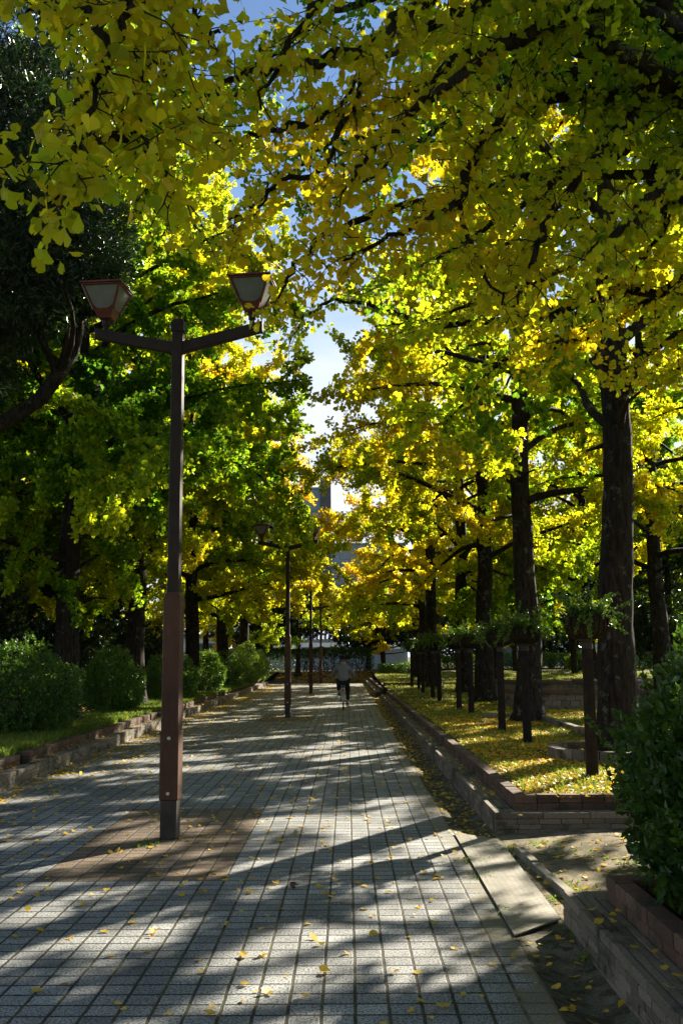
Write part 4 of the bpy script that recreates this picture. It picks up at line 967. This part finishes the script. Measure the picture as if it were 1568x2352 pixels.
# ================================================================== BASKET POSTS
def make_basket(seed):
    global rng
    rng = np.random.default_rng(seed)
    e = empty('planter_post')
    s = Soup(); k = 40; a = np.arange(k) * 2 * math.pi / k; fl = 1 - .10 * (np.arange(k) % 2)
    def rg(r, z, f=True): return np.stack([r * np.cos(a) * (fl if f else 1), r * np.sin(a) * (fl if f else 1), np.full(k, z)], axis=1)
    s.rings([rg(.068, -.05), rg(.066, .1), rg(.057, 1.38)]); s.obj('column', [M['column']], e)
    s = Soup(); s.rings([rg(.060, 1.38, False), rg(.062, 1.44, False), rg(.05, 1.46, False), rg(.10, 1.475, False), rg(.10, 1.49, False)]); s.obj('collar', [M['polebase']], e)
    b = Soup()
    for i in range(22):
        t = i * 2 * math.pi / 22
        prof = [(.06, 1.485), (.13, 1.492), (.20, 1.53), (.235, 1.60), (.240, 1.68), (.252, 1.74), (.285, 1.77)]
        P = [(r * math.cos(t), r * math.sin(t), z) for r, z in prof]; b.tube(P, .0085, 5)
    for r, z in ((.236, 1.62), (.245, 1.71), (.16, 1.508)):
        A = np.linspace(0, 2 * math.pi, 33); b.tube(np.stack([r * np.cos(A), r * np.sin(A), np.full(33, z)], axis=1), .007, 5)
    b.obj('basket', [M['column']], e)
    l = Soup(); l.rings([rg(r, z, False) for r, z in ((.05, 1.495), (.125, 1.505), (.19, 1.54), (.222, 1.60), (.228, 1.70), (.15, 1.73))], smooth=True); l.obj('liner', [M['moss']], e)
    f = Soup()
    n = 900; A = rng.random(n) * 6.28; r = .22 * rng.random(n) ** .5; P = np.stack([r * np.cos(A), r * np.sin(A), 1.72 + rng.random(n) * .12], axis=1)
    leaves(f, P, .045, [OVAL], 0, np.full(n, .5), droop=-.5, tw=.25)
    for _ in range(46):   # sprigs, arching fronds and trailing ivy
        t = rng.random() * 6.28; tr = rng.random()
        d = np.array([math.cos(t), math.sin(t), .2 if tr < .5 else 1.6]); L = .22 + .25 * rng.random()
        S = polyline((.14 * math.cos(t), .14 * math.sin(t), 1.75), d, L, 7, .15, -3.4 if tr < .5 else -1.2)
        f.tube(S, np.linspace(.003, .001, 8), 3, 1); Q, _l = resample(S, .014); Q = np.repeat(Q, 2, axis=0)
        leaves(f, Q, .035, [OVAL], 0, np.full(len(Q), .42), droop=.1, tw=.25)
    f.obj('plants', [M['shrub'], M['twig']], e).color = (.5, .5, .5, 1)
    return e
bp = [(1360, 1791), (1211, 1709.6), (1152.8, 1679), (1082, 1642), (1054, 1631.6), (1009, 1612), (993.4, 1602.4), (971, 1592.6), (961.7, 1584), (945.6, 1578.5)]
blab = ['nearest fluted post with a basket of sprigs, left of the big bush', 'second fluted basket post, standing before the mottled flared trunk', 'third fluted basket post, just left of the mottled flared trunk',
        'fourth basket post, in front of the lichened trunk', 'fifth basket post, left of the lichened trunk', 'sixth basket post along the lawn', 'seventh basket post along the lawn, counted from the bush',
        'eighth basket post, near the break in the far wall', 'ninth basket post, the last but one', 'last and smallest basket post at the far end of the line']
protos = [make_basket(81), make_basket(82)]
for i, (px, py) in enumerate(bp):
    g = G(px, py, .285)
    o = protos[i] if i < 2 else copy_tree(protos[i % 2])
    o.location = (g.x, g.y, .285); o.rotation_euler.z = i * 1.3; tag(o, blab[i], 'planter post', 'basket posts along the right lawn')
    if i == 0: print('post', g)

# ================================================================== CYCLIST
def flat_mat(name, c, rough=.6, spec=.4, metal=0):
    return noisy(name, tuple(x * .8 for x in c), tuple(min(1, x * 1.15) for x in c), 30, rough, spec, .1, .002, metal)
M['tyre'] = flat_mat('tyre_rubber', (.015, .015, .015), .8); M['chrome'] = flat_mat('bike_steel', (.45, .45, .46), .3, .5, .8)
M['jacket'] = noisy('jacket_wool', (.16, .16, .17), (.24, .24, .255), 60, .95, .1, .5, .004); M['trousers'] = flat_mat('trousers', (.014, .014, .017), .9); M['cap'] = flat_mat('cap_cloth', (.006, .007, .010), .9)
M['skin'] = flat_mat('skin', (.42, .24, .17), .6); M['shoe'] = flat_mat('shoes', (.06, .055, .055), .6); M['red'] = flat_mat('reflector_red', (.55, .02, .015), .25, .6); M['hair'] = flat_mat('hair_grey', (.10, .10, .10), .9)
def skin_obj(name, verts, edges, radii, mat, parent, root=0, sub=2):
    me = bpy.data.meshes.new(name); me.from_pydata(verts, edges, []); o = bpy.data.objects.new(name, me); col.objects.link(o)
    o.modifiers.new('s', 'SKIN'); sv_ = me.skin_vertices[0].data
    for i, r in enumerate(radii): sv_[i].radius = r if isinstance(r, tuple) else (r, r); sv_[i].use_root = (i == root)
    o.modifiers[0].use_smooth_shade = True; ss = o.modifiers.new('u', 'SUBSURF'); ss.levels = sub; ss.render_levels = sub
    dg = bpy.context.evaluated_depsgraph_get(); m2 = bpy.data.meshes.new_from_object(o.evaluated_get(dg)); m2.name = name
    o.modifiers.clear(); o.data = m2; m2.materials.clear(); m2.materials.append(mat); o.parent = parent
    for p in m2.polygons: p.material_index = 0
    return o
bx, by = -0.13, 30.2
bk = empty('bicycle', (bx, by, 0)); tag(bk, 'silver city bicycle ridden away down the path', 'bicycle')
for k, wy in enumerate((0, 1.08)):
    s = Soup(); A = np.linspace(0, 2 * math.pi, 41); s.tube(np.stack([0 * A, wy + .325 * np.cos(A), .34 + .325 * np.sin(A)], axis=1), .019, 8)
    wh = s.obj('wheel', [M['tyre']], bk)
    s = Soup(); s.tube(np.stack([0 * A, wy + .300 * np.cos(A), .34 + .300 * np.sin(A)], axis=1), .010, 6); s.obj('rim', [M['chrome']], wh)
    s = Soup(); s.tube([(-.04, wy, .34), (.04, wy, .34)], .022, 8, cap=True)
    for i in range(24):
        t = i * math.pi / 12; s.tube([(.025 * (-1) ** i, wy + .02 * math.cos(t + .3), .34 + .02 * math.sin(t + .3)), (0, wy + .3 * math.cos(t), .34 + .3 * math.sin(t))], .0015, 3)
    s.obj('spokes', [M['chrome']], wh)
    s = Soup(); B_ = np.linspace(R(20), R(200) if k == 0 else R(160), 22)
    if k == 0: B_ = np.linspace(R(0), R(190), 22)
    for off in (-.018, 0, .018): s.tube(np.stack([0 * B_ + off, wy + .35 * np.cos(B_), .34 + .352 * np.sin(B_)], axis=1), .010, 6)
    s.obj('mudguard', [M['chrome']], bk)
s = Soup(); bb = (0, .46, .28); hd = (0, .90, .86)
for p, q, r in (((0, .25, .76), bb, .016), (bb, (0, .93, .72), .018), ((0, .33, .52), (0, .92, .80), .016), (hd, (0, .95, .66), .018), ((0, .25, .66), (.05, 0, .34), .009), ((0, .25, .66), (-.05, 0, .34), .009), (bb, (.05, 0, .34), .01), (bb, (-.05, 0, .34), .01), ((.05, .97, .64), (.05, 1.08, .34), .011), ((-.05, .97, .64), (-.05, 1.08, .34), .011), ((0, .88, .86), (0, .86, .98), .012)):
    s.tube([p, q], r, 8, cap=True)
s.obj('frame', [M['chrome']], bk)
s = Soup(); s.tube([(-.29, .58, .95), (-.27, .74, .98), (-.12, .86, .99), (0, .87, .98), (.12, .86, .99), (.27, .74, .98), (.29, .58, .95)], .012, 8, cap=True); s.obj('handlebar', [M['chrome']], bk)
s = Soup(); s.rings([[(w_ * math.cos(t), y_ + .02 * math.sin(t), .80 + h_ * math.sin(t)) for t in np.linspace(0, 2 * math.pi, 13)[:-1]] for w_, y_, h_ in ((.04, .08, .02), (.10, .12, .035), (.10, .20, .035), (.04, .32, .025), (.02, .38, .02))], smooth=True); s.obj('saddle', [M['tyre']], bk)
s = Soup()
for x in (-.06, -.02, .02, .06): s.tube([(x, -.28, .735), (x, .16, .735)], .005, 5)
for y_ in (-.28, -.06, .16): s.tube([(-.06, y_, .735), (.06, y_, .735)], .005, 5)
for x in (-.06, .06): s.tube([(x, -.2, .735), (x, 0, .34)], .005, 5)
s.obj('rear_rack', [M['chrome']], bk)
s = Soup(); s.tube([(.0, -.30, .62), (.0, -.325, .62)], .032, 12, cap=True); s.obj('reflector', [M['red']], bk)
s = Soup()
for sd, ay, az_ in ((1, .05, -.165), (-1, -.05, .165)):
    s.tube([(0, .46, .28), (.075 * sd, .46, .28), (.085 * sd, .46 + ay, .28 + az_)], .010, 6, cap=True); s.box((min(.09 * sd, .17 * sd), .46 + ay - .035, .28 + az_ - .01), (max(.09 * sd, .17 * sd), .46 + ay + .035, .28 + az_ + .01))
s.obj('pedals', [M['tyre']], bk)
pr = empty('person', (bx, by, 0)); tag(pr, 'person in a grey jacket, dark trousers and dark cap riding away on a bicycle', 'person')
pv = (0, .20, .90)
V = [pv, (0, .23, 1.06), (0, .28, 1.22), (0, .32, 1.34), (0, .35, 1.40), (0, .355, 1.47), (0, .365, 1.545)]; E = [(i, i + 1) for i in range(6)]
Rr = [(.10, .08), (.09, .07), (.09, .06), (.05, .05), (.055, .058), (.082, .092), (.06, .07)]
for sd, (ft_y, ft_z) in ((1, (.47, .20)), (-1, (.37, .52))):
    n0 = len(V)
    V += [(.17 * sd, .30, 1.27), (.295 * sd, .40, 1.06), (.285 * sd, .56, .99), (.285 * sd, .61, .985)]
    E += [(2, n0), (n0, n0 + 1), (n0 + 1, n0 + 2), (n0 + 2, n0 + 3)]; Rr += [.052, .042, .028, (.032, .02)]
    for f in range(5):
        m0 = len(V); ox = (f - 2) * .014 * sd
        if f == 0: V += [(.262 * sd, .63, .985), (.258 * sd, .655, .97)]
        else: V += [(.285 * sd + ox, .65, .99), (.285 * sd + ox, .675 + .004 * (f % 3), .965)]
        E += [(n0 + 3, m0), (m0, m0 + 1)]; Rr += [.009, .007]
    n1 = len(V); kz = .64 if sd > 0 else .82
    V += [(.095 * sd, .22, .86), (.14 * sd, .60 if sd > 0 else .62, kz), (.13 * sd, ft_y - .06, ft_z + .03), (.13 * sd, ft_y + .06, ft_z - .02)]
    E += [(0, n1), (n1, n1 + 1), (n1 + 1, n1 + 2), (n1 + 2, n1 + 3)]; Rr += [.085, .058, .036, .03]
skin_obj('body', V, E, Rr, M['skin'], pr)
JV = [(0, .19, .84), (0, .21, .98), (0, .26, 1.14), (0, .29, 1.25), (0, .33, 1.34)]; JE = [(0, 1), (1, 2), (2, 3), (3, 4)]; JR = [(.195, .15), (.185, .14), (.18, .13), (.15, .12), (.075, .075)]
for sd in (1, -1):
    n0 = len(JV); JV += [(.18 * sd, .29, 1.26), (.25 * sd, .33, 1.17), (.31 * sd, .39, 1.05), (.29 * sd, .53, 1.00)]; JE += [(3, n0), (n0, n0 + 1), (n0 + 1, n0 + 2), (n0 + 2, n0 + 3)]; JR += [.078, .072, .064, .046]
skin_obj('jacket', JV, JE, JR, M['jacket'], pr)
TV = [(0, .21, .86)]; TE = []; TR = [(.165, .14)]
for sd, (fy, fz), kz, ky in ((1, (.43, .27), .64, .60), (-1, (.33, .58), .82, .62)):
    n0 = len(TV); TV += [(.10 * sd, .24, .82), (.14 * sd, ky, kz), (.135 * sd, fy, fz)]; TE += [(0, n0), (n0, n0 + 1), (n0 + 1, n0 + 2)]; TR += [.105, .080, .058]
skin_obj('trousers', TV, TE, TR, M['trousers'], pr)
for sd, (fy, fz) in ((1, (.45, .185)), (-1, (.36, .50))):
    skin_obj('shoe', [(.13 * sd, fy - .09, fz), (.13 * sd, fy, fz - .01), (.13 * sd, fy + .14, fz - .02)], [(0, 1), (1, 2)], [(.04, .04), (.045, .04), (.04, .03)], M['shoe'], pr)
s = Soup(); a = np.linspace(0, 2 * math.pi, 25)[:-1]
s.rings([np.stack([r * .093 * np.cos(a), .362 + r * .105 * np.sin(a), np.full(24, z)], axis=1) for r, z in ((1.0, 1.515), (1.02, 1.54), (.98, 1.575), (.8, 1.605), (.45, 1.622), (.1, 1.627))], smooth=True)
s.add(np.array([(.075 * math.cos(t), .44 + (.10 if 0 < i < 8 else 0) * math.sin(t), 1.522) for i, t in enumerate(np.linspace(0, math.pi, 9))] + [(.075 * math.cos(t), .44 + (.10 if 0 < i < 8 else 0) * math.sin(t), 1.528) for i, t in enumerate(np.linspace(0, math.pi, 9))]), [tuple(range(9))[::-1], tuple(range(9, 18))], 0)
s.obj('cap', [M['cap']], pr)
s = Soup(); s.rings([np.stack([r * .088 * np.cos(a), .352 + r * .095 * np.sin(a), np.full(24, z)], axis=1) for r, z in ((.75, 1.455), (.96, 1.48), (1.0, 1.52))], smooth=True); s.obj('hair', [M['hair']], pr)

# ================================================================== GROUND COVER
rng = np.random.default_rng(99)
def litter(name, P, size, label=None, lift=.01, tmean=.75):
    s = Soup(); P = P.copy(); P[:, 2] += lift
    leaves(s, P, size, [FAN_L, FAN_R], 0, np.full(len(P), tmean), flat=.22, tw=.22)
    o = s.obj(name, [M['litter']]); o['kind'] = 'stuff'; return o
def scat(n, x0, x1, y0, y1, zf): X = x0 + (x1 - x0) * rng.random(n); Y = y0 + (y1 - y0) * rng.random(n) ; return np.stack([X, Y, zf(X, Y)], axis=1)
pp = [scat(4600, -4.0, .95, 7, 61, z0(0)), scat(500, -4.0, -2.2, 9, 50, z0(0)), scat(3400, -4.4, -3.9, 6, 56, z0(0)), scat(1500, -4.2, -3.3, 8, 56, z0(0))]
q = scat(2000, .96, 1.30, 8, 60, gut); pp.append(q)
pp.append(scat(60, -3.5, .95, 4.0, 7, z0(0)))
litter('fallen_leaves', np.concatenate(pp), .042)
pl = [scat(26000, 1.70, 9.0, 9.5, 30, lawn_z), scat(7000, 1.7, 3.4, 9.5, 22, lawn_z), scat(12000, 1.7, 16, 30, 62, lawn_z)]
litter('fallen_leaves', np.concatenate(pl), .045, lift=.018, tmean=.72)
litter('fallen_leaves', np.concatenate([scat(5200, -8.0, -4.62, 9, 32, lawn_z), scat(4200, -9, -4.6, 32, 60, lawn_z), scat(300, -4.5, -4.26, 9, 50, z0(.20))]), .048, lift=.016, tmean=.66)
litter('fallen_leaves', np.concatenate([scat(420, 1.35, 5.0, 5.98, 8.9, lambda X, Y: np.clip(X - 1.3, 0, 1) * .05), scat(26, 1.32, 1.52, 2.5, 5.9, z0(.202)), scat(120, 1.35, 1.52, 9, 36, z0(.202)), scat(60, 0.98, 1.28, 3.2, 6.2, gut), scat(4000, -4.5, 1.6, 61.8, 68, bed_z)]), .045, lift=.012)
# single leaves close to the camera that one can count
sg = Soup(); leaves(sg, np.zeros((1, 3)), .052, [FAN_L, FAN_R], 0, np.array([.8]), flat=.15); m1 = sg.mesh('fallen_leaf', [M['litter']])
sg = Soup(); rng = np.random.default_rng(5); leaves(sg, np.zeros((1, 3)), .052, [FAN_L * (1, 1, 2.4), FAN_R * (1, 1, 2.4)], 0, np.array([.95]), flat=.3); m2 = sg.mesh('fallen_leaf', [M['litter']])
px_l = [(497, 2315), (595, 2196), (353, 2146), (311, 2101), (96, 2275), (140, 2262), (545, 2200), (700, 2123), (600, 2195), (662, 2246), (583, 2050), (448, 2210), (498, 2330), (586, 2278), (620, 2280), (405, 2006), (466, 1918), (770, 2030), (745, 2040), (855, 2108), (870, 2150), (933, 2155), (1005, 2125), (1045, 2178), (1010, 2310), (950, 2325), (1072, 2292), (1112, 2290), (690, 2290), (640, 2090), (520, 2130), (250, 2195), (210, 2060), (47, 2050), (35, 2158), (830, 2262), (905, 2240), (560, 2095), (760, 2235), (890, 1985), (985, 2070), (1100, 2195), (730, 2170), (395, 2330), (180, 2080)]
for i, (px, py) in enumerate(px_l):
    g = G(px, py, 0); o = link('fallen_leaf', m1 if i % 2 else m2); o.location = (g.x, g.y, .008 if i % 2 else .012); o.rotation_euler = (random.uniform(-.15, .15), random.uniform(-.15, .15), random.uniform(0, 6.28)); k = random.uniform(.5, .95); o.scale = (k, k, k)
    tag(o, 'single yellow fan-shaped leaf lying on the grey tiles near the camera', 'leaf', 'single fallen leaves on the near tiles')
M['brownleaf'] = noisy('dead_leaf', (.06, .022, .012), (.14, .05, .025), 30, .7, .3, .3)
s = Soup(); A = np.linspace(0, 4.4, 14)
Vv = []
for k_ in range(5):
    for a_ in A: Vv.append(((.012 + .005 * a_) * math.cos(a_) * (1 - .2 * abs(k_ - 2)), (k_ - 2) * .022, .022 + (.012 + .004 * a_) * math.sin(a_) * (1 - .2 * abs(k_ - 2))))
s.add(np.array(Vv), [(k_ * 14 + i, k_ * 14 + i + 1, (k_ + 1) * 14 + i + 1, (k_ + 1) * 14 + i) for k_ in range(4) for i in range(13)], 0, smooth=True)
o = s.obj('fallen_leaf', [M['brownleaf']]); g = G(676, 2040, 0); o.location = (g.x, g.y, .004); o.rotation_euler.z = .5; tag(o, 'curled reddish-brown dead leaf on the grey tiles', 'leaf')

def grass(name, P, h, t, w_=.006):
    s = Soup(); n = len(P); a = rng.random(n) * 6.28; W = np.stack([np.cos(a), np.sin(a), 0 * a], axis=1) * (w_ * (.6 + .8 * rng.random(n)))[:, None]
    hh = h * (.4 + 1.1 * rng.random(n)); ln = rng.normal(size=(n, 2)) * (hh * .45)[:, None]
    top = P + np.stack([ln[:, 0], ln[:, 1], hh], axis=1); mid = P + np.stack([ln[:, 0] * .3, ln[:, 1] * .3, hh * .6], axis=1)
    V = np.stack([P - W, P + W, mid + W * .8, top, mid - W * .8], axis=1).reshape(-1, 3)
    s.add(V, np.arange(n * 5).reshape(n, 5), 0, np.clip(t + rng.normal(size=n) * .2, 0, 1), rng.random(n)); o = s.obj(name, [M['grassblade']]); o['kind'] = 'stuff'
def patchy(P, thr, f=1.3): v = np.sin(P[:, 0] * f + 1) * np.sin(P[:, 1] * f * .8) + .6 * np.sin(P[:, 0] * 3.7 * f + P[:, 1] * 2.9); return P[v + rng.normal(size=len(P)) * .5 > thr]
grass('grass', patchy(scat(90000, 1.68, 10, 9.5, 30, lawn_z), -.1), .05, .5)
grass('grass', patchy(scat(40000, 1.7, 18, 30, 64, lawn_z), -.1), .08, .5, .012)
grass('grass', np.concatenate([scat(60000, -5.9, -4.62, 9, 40, lawn_z), scat(14000, -6, -4.62, 40, 60, lawn_z)]), .10, .55, .008)
grass('grass', patchy(scat(16000, 1.45, 5, 6.0, 8.85, lambda X, Y: np.clip(X - 1.3, 0, 1) * .05), .35, 2.2), .022, .6, .008)
wp = []
for (cx_, cy_, n_, sp_) in [(1.0, 8.2, 150, .05), (1.0, 7.6, 120, .05), (.99, 6.6, 120, .04), (1.33, 6.1, 200, .06), (1.36, 6.9, 160, .07), (1.33, 8.6, 260, .08), (-1.75, 8.95, 160, .06), (1.12, 8.95, 60, .03), (1.95, 8.82, 200, .2), (1.3, 5.6, 160, .05)]:
    wp.append(np.stack([cx_ + rng.normal(size=n_) * sp_, cy_ + rng.normal(size=n_) * sp_ * 1.6, np.zeros(n_)], axis=1))
grass('weeds', np.concatenate(wp)[::2], .018, .75, .006)
